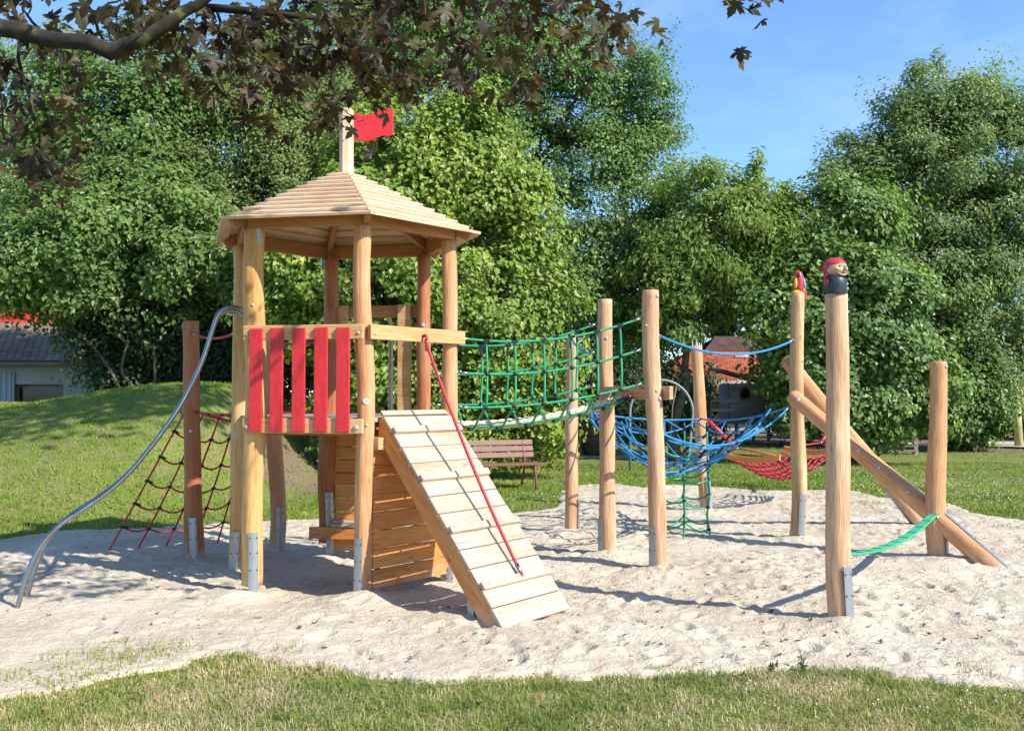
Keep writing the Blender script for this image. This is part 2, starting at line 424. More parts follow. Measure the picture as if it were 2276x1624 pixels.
# sand
def sand_mat():
    m = bpy.data.materials.new('pale_sand'); t, b, _ = nodes(m); o = objc(t)
    n1 = noise_tex(t, o, .9, 4, .6); n2 = noise_tex(t, o, 16, 5, .7); n3 = noise_tex(t, o, 140, 3, .8)
    c = ramp(t, n1, [(.32, (.45, .375, .275)), (.55, (.545, .465, .355)), (.7, (.61, .535, .42))])
    c = mixc(t, .8, c, ramp(t, n2, [(.33, (.84, .82, .80)), (.6, (1.04, 1.04, 1.04))]), 'MULTIPLY')
    c = mixc(t, .7, c, ramp(t, n3, [(.35, (.80, .79, .78)), (.65, (1.12, 1.12, 1.12))]), 'MULTIPLY')
    t.links.new(c, b.inputs['Base Color']); b.inputs['Roughness'].default_value = .95; b.inputs['Specular IOR Level'].default_value = .08
    h = t.nodes.new('ShaderNodeMath'); h.operation = 'MULTIPLY_ADD'; h.inputs[1].default_value = .25
    t.links.new(n3, h.inputs[0]); t.links.new(n2, h.inputs[2])
    vo = t.nodes.new('ShaderNodeTexVoronoi'); vo.inputs['Scale'].default_value = 13; vo.feature = 'SMOOTH_F1'
    nn_ = t.nodes.new('ShaderNodeVectorMath'); nn_.operation = 'ADD'; dn = t.nodes.new('ShaderNodeTexNoise'); dn.inputs['Scale'].default_value = 6; t.links.new(o, dn.inputs['Vector'])
    t.links.new(o, nn_.inputs[0]); t.links.new(dn.outputs[1], nn_.inputs[1]); t.links.new(nn_.outputs[0], vo.inputs['Vector'])
    h2 = t.nodes.new('ShaderNodeMath'); h2.operation = 'MULTIPLY_ADD'; h2.inputs[1].default_value = .9; t.links.new(vo.outputs['Distance'], h2.inputs[0]); t.links.new(h.outputs[0], h2.inputs[2])
    bump(t, b, h2.outputs[0], .5, .026); return m
M['sand'] = sand_mat()
sx = np.arange(-8.6, 9.4, .023)
sy = [4.7]
while sy[-1] < 17.2: sy.append(sy[-1] + .018 + .0026 * (sy[-1] - 4.7))
sy = np.array(sy)
SX, SY = np.meshgrid(sx, sy)
sd_ = sand_dist(SX, SY) + rag(SX, SY) + .05
SH = .035 * fbm(SX, SY, .8, 3) + .022 * fbm(SX, SY, 2.6, 3) + .010 * np.abs(fbm(SX + 9, SY, 6.5, 3)) + .009 * fbm(SX, SY, 19, 2) * (fbm(SX + 5, SY + 2, 1.7, 2) > -.1)
POSTS_XY = []
def stamp(cx, cy, ang, la, lb, depth, rim=.35):
    i0, i1 = np.searchsorted(sx, [cx - .35, cx + .35]); j0, j1 = np.searchsorted(sy, [cy - .35, cy + .35])
    if i1 <= i0 or j1 <= j0: return
    x = SX[j0:j1, i0:i1] - cx; y = SY[j0:j1, i0:i1] - cy
    u = (x * math.cos(ang) + y * math.sin(ang)) / la; v = (-x * math.sin(ang) + y * math.cos(ang)) / lb
    r2 = u * u + v * v
    SH[j0:j1, i0:i1] += -depth * np.exp(-r2 ** 1.6) + rim * depth * np.exp(-((np.sqrt(r2) - 1.35) / .3) ** 2)
for k in range(4200):
    cx, cy = rng.uniform(-6.5, 7.5), rng.uniform(5.2, 16.5)
    big = rng.random() < .45
    # the left front of the pit is smoother
    if cx < -.3 and cy < 7.6 and rng.random() < .7: continue
    stamp(cx, cy, rng.uniform(0, 3.14), .11 if big else rng.uniform(.03, .07), .05 if big else rng.uniform(.025, .05), rng.uniform(.010, .030) if big else rng.uniform(.006, .016))
for k in range(2400):
    cx, cy = rng.uniform(-6.5, 7.5), rng.uniform(5.2, 16.5)
    if (cx < -.3 and cy < 7.6 and rng.random() < .85) or fbm(np.array([cx]), np.array([cy]), .9, 2)[0] < -.12: continue
    stamp(cx, cy, rng.uniform(0, 3.14), rng.uniform(.028, .055), rng.uniform(.022, .035), -rng.uniform(.007, .018), 0)
# heaps around the feet
for (hx, hy, hh, hr) in [(-2.1, 7.45, .05, .22), (-1.1, 7.25, .07, .3), (-1.78, 9.15, .06, .2), (.95, 9.15, .05, .25), (1.32, 8.35, .06, .3), (2.3, 6.45, .05, .22), (4.1, 8.9, .08, .35), (3.1, 10.2, .05, .25),
                         (-.3, 6.9, .04, .3), (2.6, 12.6, .05, .25), (.66, 10.6, .05, .25), (-2.42, 8.4, .06, .2)]:
    SH += hh * np.exp(-(((SX - hx) ** 2 + (SY - hy) ** 2) / hr ** 2))
SH += -.05 * np.exp(-(((SX + 1.45) / .8) ** 2 + ((SY - 8.2) / .7) ** 2))
SH += -.05 * np.exp(-(((SX + .25) / .6) ** 2 + ((SY - 7.3) / .35) ** 2))
edge = sstep(-sd_ / .12 + .15)
SH = SH * sstep(sd_ / .4 + .4) + .03 - .16 * edge
keep = (sd_ > -.14).ravel()
sand = grid_mesh('sand', sx, sy, SH, M['sand'], keep); sand['kind'] = 'structure'
def sand_z(x, y):
    i = min(max(int((x - sx[0]) / .023), 0), len(sx) - 1); j = min(int(np.searchsorted(sy, y)), len(sy) - 1)
    return float(SH[j, i])
# dirt path across the lawn behind the play area
def path_mat():
    m = bpy.data.materials.new('dirt_path'); t, b, _ = nodes(m); o = objc(t)
    n = noise_tex(t, o, 3, 6, .7)
    t.links.new(ramp(t, n, [(.3, (.26, .19, .13)), (.7, (.42, .33, .24))]), b.inputs['Base Color']); b.inputs['Roughness'].default_value = .95
    bump(t, b, n, .5, .03); return m
M['path'] = path_mat()
pxs = np.arange(1.5, 8.2, .25); pv = []; pf = []
for i, x in enumerate(pxs):
    yc = 23.6 + .35 * math.sin(x * .5) - .05 * x
    wd = .75 + .25 * vnoise(np.array([x * 1.3]), np.array([3.]))[0]
    wd *= max(.02, min(1, (8.2 - x) / 2, (x - 1.3) / 1.5))
    for s in (-1, 1):
        yy = yc + s * wd + .15 * vnoise(np.array([x * 3.1]), np.array([s * 9.]))[0]
        pv.append((x, yy, float(ground_h(x, yy)) + .02))
for i in range(len(pxs) - 1): pf.append((2 * i, 2 * i + 2, 2 * i + 3, 2 * i + 1))
pth = np_mesh('path', np.array(pv), np.array(pf), M['path']); pth['kind'] = 'structure'

# ---------------------------------------------------------------- grass
def blades(name, px, py, hgt, wid, mat, lean=.5, z0=None, seed=3, label='', cat='grass', varf=None):
    r = np.random.default_rng(seed); n = len(px)
    z = ground_h(px, py) if z0 is None else z0
    a = r.uniform(0, 2 * np.pi, n); ln = np.abs(r.normal(0, lean, n)); h = hgt * r.uniform(.5, 1.25, n)
    dx, dy = np.cos(a), np.sin(a); b2 = r.uniform(0, np.pi, n); wx, wy = np.cos(b2) * wid / 2, np.sin(b2) * wid / 2
    B = np.stack([px, py, z - .01], -1)
    s1 = B + np.stack([wx, wy, 0 * z], -1); s0 = B - np.stack([wx, wy, 0 * z], -1)
    mid = B + np.stack([dx * ln * h * .35, dy * ln * h * .35, h * .6], -1); mw = np.stack([wx, wy, 0 * z], -1) * .8
    tip = B + np.stack([dx * ln * h, dy * ln * h, h * (1 - .25 * np.minimum(ln, 1.5))], -1)
    V = np.stack([s0, s1, mid + mw, mid - mw, tip], 1).reshape(-1, 3)
    i = np.arange(n) * 5
    F3 = np.stack([i, i + 1, i + 2, i + 3], -1)
    F4 = np.stack([i + 3, i + 2, i + 4, i + 4], -1)
    # tip as a thin quad (two coincident ends avoided by a tiny offset vertex)
    V = V.reshape(n, 5, 3); V = np.concatenate([V, V[:, 4:5] + np.array([.0008, 0, 0])], 1).reshape(-1, 3)
    i = np.arange(n) * 6
    F = np.concatenate([np.stack([i, i + 1, i + 2, i + 3], -1), np.stack([i + 3, i + 2, i + 5, i + 4], -1)])
    v = r.random(n) if varf is None else varf
    o = np_mesh(name, V, F, mat, False, np.concatenate([v, v]))
    tag(o, label, cat, kind='stuff'); return o
GS = [(.0, (.15, .20, .045)), (.35, (.23, .28, .065)), (.58, (.31, .33, .10)), (.75, (.45, .38, .19)), (1, (.60, .48, .30))]
M['grass'] = leafmat('grass_blade', GS, .25, .5, .3, (1.1, 1.2, .5))
GS2 = [(.0, (.13, .20, .03)), (.5, (.20, .28, .04)), (.85, (.27, .33, .07)), (1, (.38, .36, .15))]
M['grass_far'] = leafmat('lawn_blade', GS2, .25, .55, .25, (1.1, 1.2, .5))
n = 195000
px = rng.uniform(-5.4, 5.4, n); py = rng.uniform(4.15, 5.9, n)
s_ = sand_dist(px, py) + rag(px, py)
thin = fbm(px, py, 2.6, 3)
k_ = ((s_ < .0) | ((s_ < .16) & (rng.random(n) < .10 * (1 - s_ / .16)))) & (rng.random(n) < np.clip(1.0 + thin * 1.6, .25, 1) * np.where(s_ > -.12, .5, 1)) 
# thin sandy gap in the turf right of centre
hole = np.exp(-(((px - .12) / .30) ** 2 + ((py - 5.08) / .09) ** 2)) ; k_ &= rng.random(n) > hole * .95
px, py, s_ = px[k_], py[k_], s_[k_]
dry = .55 * fbm(px + 40, py, 1.3, 2) + .75 * fbm(px + 4, py + 9, 5.5, 3) + .10 * sstep((.6 - px) / 2.5) - .14 * sstep((px - .8) / 1.5)
vv = np.clip(.57 + dry * .85 + rng.normal(0, .22, len(px)), 0, 1)
blades('foreground_grass', px, py, .050, .0055, M['grass'], 1.0, None, 5, 'dense short lawn grass, partly dried to straw, along the near edge of the sand', 'grass', vv)
# tufts pushing through the sand, front left and at the rims
tx, ty = [], []
for (cx_, cy_, nn, rr) in [(150, 1495, 160, .10), (215, 1470, 260, .13), (280, 1478, 420, .15), (330, 1465, 300, .14), (270, 1445, 160, .10), (100, 1478, 60, .06), (120, 1530, 200, .12), (180, 1520, 260, .14), (230, 1505, 200, .12),
                          (390, 1450, 200, .12), (20, 1520, 200, .12), (640, 1455, 120, .08), (1455, 1497, 60, .05), (2150, 1485, 60, .08), (2200, 1512, 160, .12), (1860, 1088 + 8, 120, .3), (1925, 1122, 500, .22), (2000, 1117, 300, .3), (5, 1205, 200, .3), (1290, 1085, 200, .3), (2230, 1175, 120, .2)]:
    g = G(cx_, cy_); nn = int(nn * .3); tx += list(rng.normal(g.x, rr * .75, nn)); ty += list(rng.normal(g.y, rr * .6, nn))
tx, ty = np.array(tx), np.array(ty)
blades('grass_tufts', tx, ty, .05, .006, M['grass'], .7, np.array([sand_z(a, b) for a, b in zip(tx, ty)]), 8, 'scattered green grass tufts growing up through the pale sand rim', 'grass tufts', np.clip(rng.normal(.35, .15, len(tx)), 0, .7))
# lawn further back
def far_grass():
    XX, YY = [], []
    for (x0, x1, y0, y1, d) in [(-11, -2.2, 9.6, 13, 900), (-13, -2, 13, 20, 520), (-3, 1.6, 9.6, 17, 420), (1, 7.2, 15.5, 19, 520), (4.8, 12, 9.6, 15, 700), (-1, 14, 15, 22, 260), (3, 20, 22, 30, 110)]:
        m_ = int((x1 - x0) * (y1 - y0) * d); XX.append(rng.uniform(x0, x1, m_)); YY.append(rng.uniform(y0, y1, m_))
    X, Y = np.concatenate(XX), np.concatenate(YY)
    s = sand_dist(X, Y) + rag(X, Y)
    k = (s < .0) & (np.abs(X / Y) < .64) & (rng.random(len(X)) > bare_f(X, Y) * 1.1 + (fbm(X, Y, 1.6, 3) > .35) * .4)
    k &= np.abs(Y - (23.6 + .35 * np.sin(X * .5) - .05 * X)) > .8
    return X[k], Y[k]
px, py = far_grass()
vv = np.clip(.42 + fbm(px, py, .8, 3) * .6 + rng.normal(0, .16, len(px)), 0, 1)
blades('lawn_grass', px, py, .058, .014, M['grass_far'], .8, None, 6, 'mown green lawn around and behind the sand pit and up the mound', 'lawn', vv)
# clover heads and daisies
def specks(name, X, Y, size, mat, label, cat, zoff=.05):
    b = MB()
    for x, y in zip(X, Y):
        z = float(ground_h(x, y)) + zoff; s = size * random.uniform(.7, 1.2) * (.62 if y < 6 else 1)
        b.ball((x, y, z), (s, s, s * .8), 5, 3)
    return tag(b.build(name, mat), label, cat, kind='stuff')
M['clover'] = plain('clover_white', (.72, .72, .68), .8, 0, .1)
X = np.concatenate([rng.uniform(5.2, 9.8, 900), rng.uniform(2.0, 9, 250), rng.uniform(1.2, 3.6, 40), rng.uniform(-1.6, .8, 90)])
Y = np.concatenate([rng.uniform(11.2, 19, 900), rng.uniform(14, 20, 250), rng.uniform(4.6, 5.2, 40), rng.uniform(11.8, 15, 90)])
k_ = (sand_dist(X, Y) < -.1) & ((fbm(X, Y, .9, 2) > -.08) | (Y < 6)); specks('clover_flowers', X[k_], Y[k_], .0085, M['clover'], 'tiny white clover heads dotted over the lawn', 'clover flowers')

# ---------------------------------------------------------------- foliage
def leaf_cloud(P, Nrm, size, r, aspect=.62, droop=.5, fold=.12):
    n = len(P)
    N = Nrm / (np.linalg.norm(Nrm, axis=1, keepdims=True) + 1e-9)
    D = r.normal(0, 1, (n, 3)); D[:, 2] -= droop
    D -= N * (D * N).sum(1, keepdims=True); D /= np.linalg.norm(D, axis=1, keepdims=True) + 1e-9
    S = np.cross(N, D); Ls = size * r.uniform(.6, 1.25, n)[:, None]
    a = P; t = P + D * Ls - N * Ls * .10
    m1 = P + D * Ls * .45 + S * Ls * aspect / 2 + N * Ls * fold; m2 = P + D * Ls * .45 - S * Ls * aspect / 2 + N * Ls * fold
    V = np.stack([a, m1, t, m2], 1).reshape(-1, 3)
    i = np.arange(n) * 4
    return V, np.stack([i, i + 1, i + 2, i + 3], -1)
def crown_points(blobs, n, cs, r, front=.72):
    """leaf positions: clumps spread through the outer part of each crown lobe"""
    vol = np.array([b[3] * b[4] * b[5] for b in blobs]) ** (2 / 3); vol /= vol.sum()
    Ps, Ns = [], []
    per = 300; cs = cs * 1.12
    for b, f in zip(blobs, vol):
        c = np.array(b[:3]); rad = np.array(b[3:6]); m = max(4, int(n * f / per))
        d = r.normal(0, 1, (m, 3)); d /= np.linalg.norm(d, axis=1, keepdims=True)
        flip = (d[:, 1] > 0) & (r.random(m) < (front - .5) * 2); d[flip, 1] *= -1
        u = r.uniform(0, 1, m); rr = np.where(u < .80, r.uniform(.76, 1.10, m), r.uniform(.40, .76, m))
        cc = c + d * rad * rr[:, None]
        sz = cs * r.uniform(.55, 1.35, m)
        q = r.normal(0, 1, (m, per, 3)); q /= np.linalg.norm(q, axis=2, keepdims=True)
        rad2 = (r.random((m, per, 1)) ** .36) * sz[:, None, None]
        off = q * rad2 * np.array([1.15, 1.15, .72])
        tall = r.random(m) < .10
        off[tall] *= np.array([.45, .45, 1.8]); off[tall, :, 2] += sz[tall, None] * .7
        # clumps stretch along a random spray direction
        sd2 = d * .7 + r.normal(0, .45, (m, 3)); sd2[:, 2] += .25
        off += sd2[:, None, :] * (r.random((m, per, 1)) - .3) * sz[:, None, None] * .9
        P = (cc[:, None, :] + off).reshape(-1, 3)
        N = (d[:, None, :] * .6 + q * .5 + np.array([0.25, -.25, .55]) + r.normal(0, .36, (m, per, 3))).reshape(-1, 3)
        Ps.append(P); Ns.append(N)
    P = np.concatenate(Ps); N = np.concatenate(Ns)
    k = P[:, 2] > .05
    return P[k], N[k]
def branch_pts(a, b, r, wob=.12, n=7):
    a, b = Vector(a), Vector(b); L_ = (b - a).length; out = []
    for i in range(n + 1):
        t = i / n; p = a.lerp(b, t)
        w_ = wob * L_ * math.sin(math.pi * t) if i not in (0,) else 0
        p += Vector(r.normal(0, 1, 3)) * w_ * .35; out.append(p)
    return out
def tree(name, label, base, blobs, n, leaf, cs, mat, seed, trunk_r=.16, limbs=14, group=None, cat='tree', var=(.5, .22), front=.75, stems=1, aspect=.62, bark='bark', droop=.5, keepf=None):
    r = np.random.default_rng(seed)
    t = thing(name, label, cat, base, group)
    n = int(n * 1.3); leaf = leaf * .84
    P, N = crown_points(blobs, n, cs, r, front)
    if keepf is not None:
        kk = keepf(P); P, N = P[kk], N[kk]
    V, F = leaf_cloud(P, N, leaf, r, aspect, droop)
    v = np.clip(r.normal(var[0], var[1], len(P)), 0, 1)
    np_mesh('crown', V, F, mat, False, v, parent=t)
    b = MB(); base = Vector(base)
    top = max(bb[2] + bb[5] * .55 for bb in blobs); cx_ = np.mean([bb[0] for bb in blobs]); cy_ = np.mean([bb[1] for bb in blobs])
    for s in range(stems):
        bb = blobs[s % len(blobs)]
        tb = base + Vector((r.normal(0, .18), r.normal(0, .12), -.1)) * (0 if stems == 1 else 1)
        ax = branch_pts(tb, (bb[0] + r.normal(0, .2), bb[1], max(bb[2] + bb[5] * .6, 1)), r, .10, 8)
        tr = trunk_r * (1 if stems == 1 else r.uniform(.5, 1))
        b.tube(ax, [tr * (1.25 if i == 0 else 1 - .85 * i / 8) for i in range(9)], 8)
        for q in range(limbs // stems):
            i0 = r.integers(2, 7); st = ax[i0]; bb2 = blobs[r.integers(0, len(blobs))]
            dd = r.normal(0, 1, 3); dd[1] = -abs(dd[1]) if r.random() < .7 else dd[1]; dd /= np.linalg.norm(dd)
            en = Vector(bb2[:3]) + Vector([dd[0] * bb2[3], dd[1] * bb2[4], abs(dd[2]) * bb2[5]]) * .72
            if (en - st).length > 4: en = st + (en - st).normalized() * 4
            pts = branch_pts(st, en, r, .12, 6); r0 = tr * (1 - .85 * i0 / 8) * .55
            b.tube(pts, [r0 * (1 - .85 * i / 6) for i in range(7)], 6)
            for w2 in range(3):
                j = r.integers(2, 6); e2 = pts[j] + Vector(r.normal(0, .5, 3))
                b.tube(branch_pts(pts[j], e2, r, .1, 4), [r0 * .35 * (1 - .7 * i / 4) for i in range(5)], 5)
    b.build('trunk', M[bark], t)
    return t
def LM(name, a, b, c, d, trans=.42, **k):
    return leafmat(name, [(0, a), (.4, b), (.75, c), (1, d)], trans, **k)
M['leaf_mid'] = LM('leaf_mid_green', (0.065, 0.117, 0.0257), (0.105, 0.178, 0.041), (0.155, 0.239, 0.0585), (0.24, 0.3254, 0.0994))
M['leaf_dark'] = LM('leaf_dark_green', (0.0794, 0.14, 0.0402), (0.1227, 0.2135, 0.0574), (0.1804, 0.2799, 0.0803), (0.2886, 0.3978, 0.1262), spec=.5)
M['leaf_olive'] = LM('leaf_olive', (0.0999, 0.1413, 0.0394), (0.1609, 0.2147, 0.0619), (0.2219, 0.2769, 0.09), (0.3329, 0.3729, 0.1575))
M['leaf_bright'] = LM('leaf_yellow_green', (0.1054, 0.171, 0.0234), (0.1758, 0.2622, 0.0364), (0.2578, 0.342, 0.052), (0.4688, 0.456, 0.104), .34)
M['leaf_pale'] = LM('leaf_pale', (0.144, 0.2016, 0.0847), (0.216, 0.288, 0.121), (0.288, 0.36, 0.1573), (0.4032, 0.4752, 0.2299))
M['leaf_dark_shade'] = LM('leaf_dark_shade', (.035, .06, .022), (.055, .095, .032), (.085, .135, .045), (.13, .18, .07))  # very dark leaf colour: shade of the hedge and undergrowth painted in
M['leaf_walnut'] = LM('leaf_walnut', (0.1058, 0.1652, 0.0365), (0.1617, 0.2415, 0.0546), (0.2301, 0.3178, 0.079), (0.3483, 0.4194, 0.1458))
M['leaf_hazel'] = LM('leaf_hazel', (0.0777, 0.1398, 0.0328), (0.1196, 0.2005, 0.0468), (0.1794, 0.2735, 0.0702), (0.299, 0.4011, 0.1287), spec=.5)
M['leaf_lime'] = LM('leaf_lime_tree', (0.1032, 0.1657, 0.0641), (0.1622, 0.2335, 0.0855), (0.2285, 0.3088, 0.114), (0.3686, 0.4369, 0.1852))
def B(px_, py_, Y, wpx, hpx, d=None):
    """crown lobe from its middle and half-size as measured in the photograph"""
    p = W(px_, py_, Y); k = Y / FPX
    return (p.x, p.y, p.z, wpx * k, d if d else min(wpx, hpx) * k * .8, hpx * k)
def gp(px_, Y): 
    x = (px_ - 1138) / FPX * Y; return (x, Y, float(ground_h(x, Y)))

tree('pale_willow', 'tall pale grey-green tree at the far left behind the darker trees', gp(60, 42), [B(30, 420, 42, 190, 230), B(120, 240, 42, 120, 160), B(-80, 300, 42, 160, 250), B(60, 560, 42, 180, 150)], 44000, .21, .9, M['leaf_pale'], 21, .25)
tree('hornbeam_tree', 'dark broad-leaved tree at the left behind the grass mound', gp(420, 23), [B(240, 330, 23, 190, 200), B(330, 250, 23.5, 180, 160), B(300, 540, 22.5, 250, 220), B(150, 580, 22, 170, 110), B(380, 700, 22, 210, 140)], 76000, .155, .55, M['leaf_mid'], 22, .28)
tree('olive_green_tree', 'olive-green small-leaved tree behind the left of the tower roof', gp(600, 24), [B(540, 330, 24, 200, 190), B(660, 300, 24.5, 180, 200), B(600, 520, 23.5, 240, 180), B(700, 480, 23.5, 190, 200), B(560, 700, 23, 200, 140)], 84000, .125, .5, M['leaf_olive'], 23, .24)
tree('hazel_bush', 'leafy bright green hazel bush low on the left above the mound', gp(330, 20.8), [B(170, 560, 20.5, 170, 110), B(80, 590, 20.5, 130, 75), B(330, 480, 21, 130, 100), B(440, 590, 20.6, 140, 90)], 32000, .17, .45, M['leaf_mid'], 24, .06, 3, cat='bush', stems=3, var=(.72, .2))
tree('shaded_hedge', 'hedge on top of the mound, its leaves coloured dark for deep shade', gp(430, 21.5), [B(300, 760, 22, 110, 110), B(370, 800, 22, 150, 85), B(470, 780, 21.8, 170, 100), B(620, 800, 21.6, 120, 120), B(560, 640, 22, 170, 110)], 50000, .14, .45, M['leaf_dark_shade'], 25, .10, 14, cat='hedge', stems=4, var=(.15, .12))  # shade under the overhanging trees put into the dark leaf colour
tree('yellow_green_linden', 'sunlit yellow-green linden with large leaves right of the tower', gp(900, 18.4), [B(860, 470, 18.6, 150, 170), B(980, 380, 19, 150, 150), B(1090, 520, 18.6, 140, 150), B(700, 640, 18.2, 120, 150), B(900, 680, 18.0, 210, 170), B(1120, 740, 18, 140, 150), B(1050, 900, 17.8, 160, 110), B(860, 900, 17.8, 170, 110), B(1180, 900, 18.2, 90, 110)], 80000, .14, .42, M['leaf_bright'], 26, .16, 30, stems=3, aspect=.78)
tree('field_maple', 'tallest dark green maple in the middle of the tree line', gp(1330, 25), [B(1000, 160, 26, 220, 190), B(1130, 60, 26, 210, 190), B(1240, 260, 25.5, 200, 190), B(1370, 260, 25, 140, 140), B(1425, 410, 25, 125, 140), B(1330, 480, 24.5, 200, 180), B(1290, 680, 24, 180, 150), B(1420, 640, 24, 150, 130), B(1060, 400, 26, 150, 200)], 125000, .13, .5, M['leaf_dark'], 27, .30, 34, var=(.55, .24))
tree('upper_left_ash', 'feathery green tree rising behind the overhanging branch', gp(880, 29), [B(760, 150, 29, 200, 160), B(930, 110, 29, 170, 150), B(600, 200, 29, 160, 120), B(1020, 40, 29, 150, 120)], 46000, .15, .55, M['leaf_mid'], 28, .24, 16, var=(.6, .22))
tree('walnut_tree', 'loose walnut tree with long drooping leaves over the red roof', gp(1500, 22.5), [B(1590, 520, 22.5, 130, 150), B(1510, 620, 22.5, 110, 110), B(1680, 560, 22.5, 120, 110), B(1760, 560, 23, 110, 110), B(1620, 640, 22.3, 130, 60), B(1480, 740, 22.3, 45, 60)], 40000, .19, .42, M['leaf_walnut'], 29, .13, 6, aspect=.40, droop=1.2, var=(.58, .24))
tree('round_leaved_hazel', 'round-leaved hazel shrub right of the carved head post', gp(1900, 22), [B(1850, 560, 22.5, 130, 140), B(1930, 700, 22, 130, 150), B(1780, 720, 22, 120, 150), B(1880, 860, 21.6, 150, 120), B(1990, 860, 21.6, 100, 110)], 48000, .16, .42, M['leaf_hazel'], 30, .12, 24, stems=3, aspect=.85, cat='bush', var=(.55, .25))
tree('lime_tree', 'tall conical lime tree at the right edge of the photo', gp(2155, 28), [B(2080, 280, 28, 115, 120), B(2125, 255, 28, 115, 105), B(2200, 350, 28, 100, 160), B(2000, 430, 28, 130, 150), B(1930, 400, 28, 90, 100), B(2110, 470, 27.6, 200, 190), B(2040, 640, 27.4, 170, 170), B(2220, 640, 27.6, 150, 190), B(2160, 820, 27.4, 110, 110), B(1890, 500, 28, 90, 110)], 120000, .145, .5, M['leaf_lime'], 31, .42, 30, var=(.5, .24))
tree('right_edge_shrub', 'low leafy shoots around the trunk of the lime tree', gp(2170, 26), [B(2150, 930, 26.4, 60, 62), B(2180, 880, 26, 42, 50), B(2105, 860, 26, 50, 60)], 9000, .15, .35, M['leaf_hazel'], 32, .06, 8, cat='bush', stems=2, aspect=.85)
tree('distant_dark_trees', 'dark far-off row of trees closing the view behind the houses', (20, 60, 0), [B(500, 700, 60, 420, 150, 4), B(1100, 760, 60, 420, 130, 4), B(1650, 850, 62, 320, 45, 4), B(1620, 735, 64, 190, 50, 4), B(2150, 800, 60, 320, 160, 4), B(60, 740, 60, 320, 150, 4)], 60000, .42, 1.3, M['leaf_dark_shade'], 33, .4, 10, cat='trees', var=(.3, .2))
tree('shade_trees_right', 'shadowy shrubs under the trees behind the far swing', gp(2060, 34), [B(2100, 880, 34, 150, 90), B(2260, 870, 34, 100, 100), B(1940, 900, 34, 130, 80)], 26000, .2, .6, M['leaf_dark_shade'], 35, .1, 10, cat='bush', stems=3, var=(.2, .15))
tree('shade_shrubs_middle', 'shadowy shrubs below the walnut tree beside the old playhouse', gp(1460, 31), [B(1440, 880, 31, 120, 90), B(1330, 870, 29, 110, 90), B(1560, 905, 36, 60, 50), B(1790, 860, 30, 70, 100)], 28000, .18, .55, M['leaf_dark_shade'], 36, .1, 10, cat='bush', stems=3, var=(.22, .15))

# foreground purple maple: limb, twigs and lobed leaves hanging into the top of the view
HALF = [(.05, -.05), (.26, -.18), (.23, -.06), (.50, -.10), (.40, .04), (.29, .11), (.60, .20), (.82, .40), (.63, .41), (.60, .57), (.44, .48), (.22, .36), (.31, .62), (.21, .68), (.17, .84), (.07, .90)]
OUT = np.array([(0, .22), (0, -.03)] + HALF + [(0, 1.08)] + [(-x, y) for x, y in HALF[::-1]])
def maple_leaves(P, D, N, size, r, mat, parent, name='crown'):
    n = len(P); k = len(OUT)
    D = D / np.linalg.norm(D, axis=1, keepdims=True)
    N = N - D * (N * D).sum(1, keepdims=True); N /= np.linalg.norm(N, axis=1, keepdims=True) + 1e-9
    S = np.cross(D, N); Ls = (size * r.uniform(.55, 1.2, n))[:, None, None]
    ox, oy = OUT[:, 0][None, :, None], OUT[:, 1][None, :, None]
    curl = -(ox ** 2 * .7 + np.maximum(oy, 0) ** 2 * .45) * r.uniform(.1, 1.9, n)[:, None, None] + np.abs(ox) * r.uniform(-.2, .55, n)[:, None, None]
    V = P[:, None, :] + (S[:, None, :] * ox + (D[:, None, :]) * (oy + .1) + N[:, None, :] * curl) * Ls
    me_v = V.reshape(-1, 3)
    i = np.arange(n)[:, None] * k
    tri = np.stack([i + 0 * np.arange(1, k), i + np.arange(1, k), i + (np.arange(1, k) % (k - 1)) + 1], -1).reshape(-1, 3)
    v = np.repeat(np.clip(r.normal(.52, .27, n), 0, 1), k - 1)
    return np_mesh(name, me_v, tri, mat, True, v, parent=parent)
M['maple'] = leafmat('purple_maple_leaf', [(0, (.018, .013, .008)), (.3, (.036, .026, .013)), (.55, (.06, .05, .018)), (.8, (.09, .09, .026)), (1, (.12, .08, .05))], .42, .5, .35, (2.1, 1.45, .6))
YM = 5.4
mt = thing('purple_maple', 'purple-leaved maple whose lichened limb hangs into the top of the view', 'tree', (-6.2, 4.6, 0))
mb = MB(); r = np.random.default_rng(77)
mb.tube([(-6.2, 4.6, -.1), (-6.15, 4.62, 1.2), (-6.05, 4.7, 2.6), (-5.7, 4.8, 3.6), (-5.6, 4.8, 5.5), (-5.5, 4.8, 8)], [.26, .21, .19, .17, .13, .06], 12)
YL = 4.95
limb = [Vector((-5.85, 4.75, 3.1)), Vector((-4.4, 4.9, 3.35)), W(-60, 55, YL), W(0, 62, YL), W(60, 72, YL), W(105, 88, YL), W(150, 92, YL), W(200, 95, YL), W(245, 116, YL), W(290, 98, YL), W(335, 76, YL), W(375, 52, YL), W(410, 25, YL), W(440, 12, YL), W(480, -20, YL), W(560, -70, YL)]
mb.tube(limb, [.10, .07, .053, .047, .045, .044, .041, .042, .046, .038, .033, .035, .031, .026, .022, .015], 10)
mb.tube([W(432, 16, YM), W(500, 20, YM - .1), (W(590, 28, YM - .15)), W(680, 38, YM - .1), W(760, 48, YM), W(775, 56, YM)], [.026, .024, .02, .016, .011, .006], 8)
mb.tube([W(330, 76, YM), W(370, 62, YM - .1), W(420, 66, YM - .1)], [.028, .018, .008], 8)
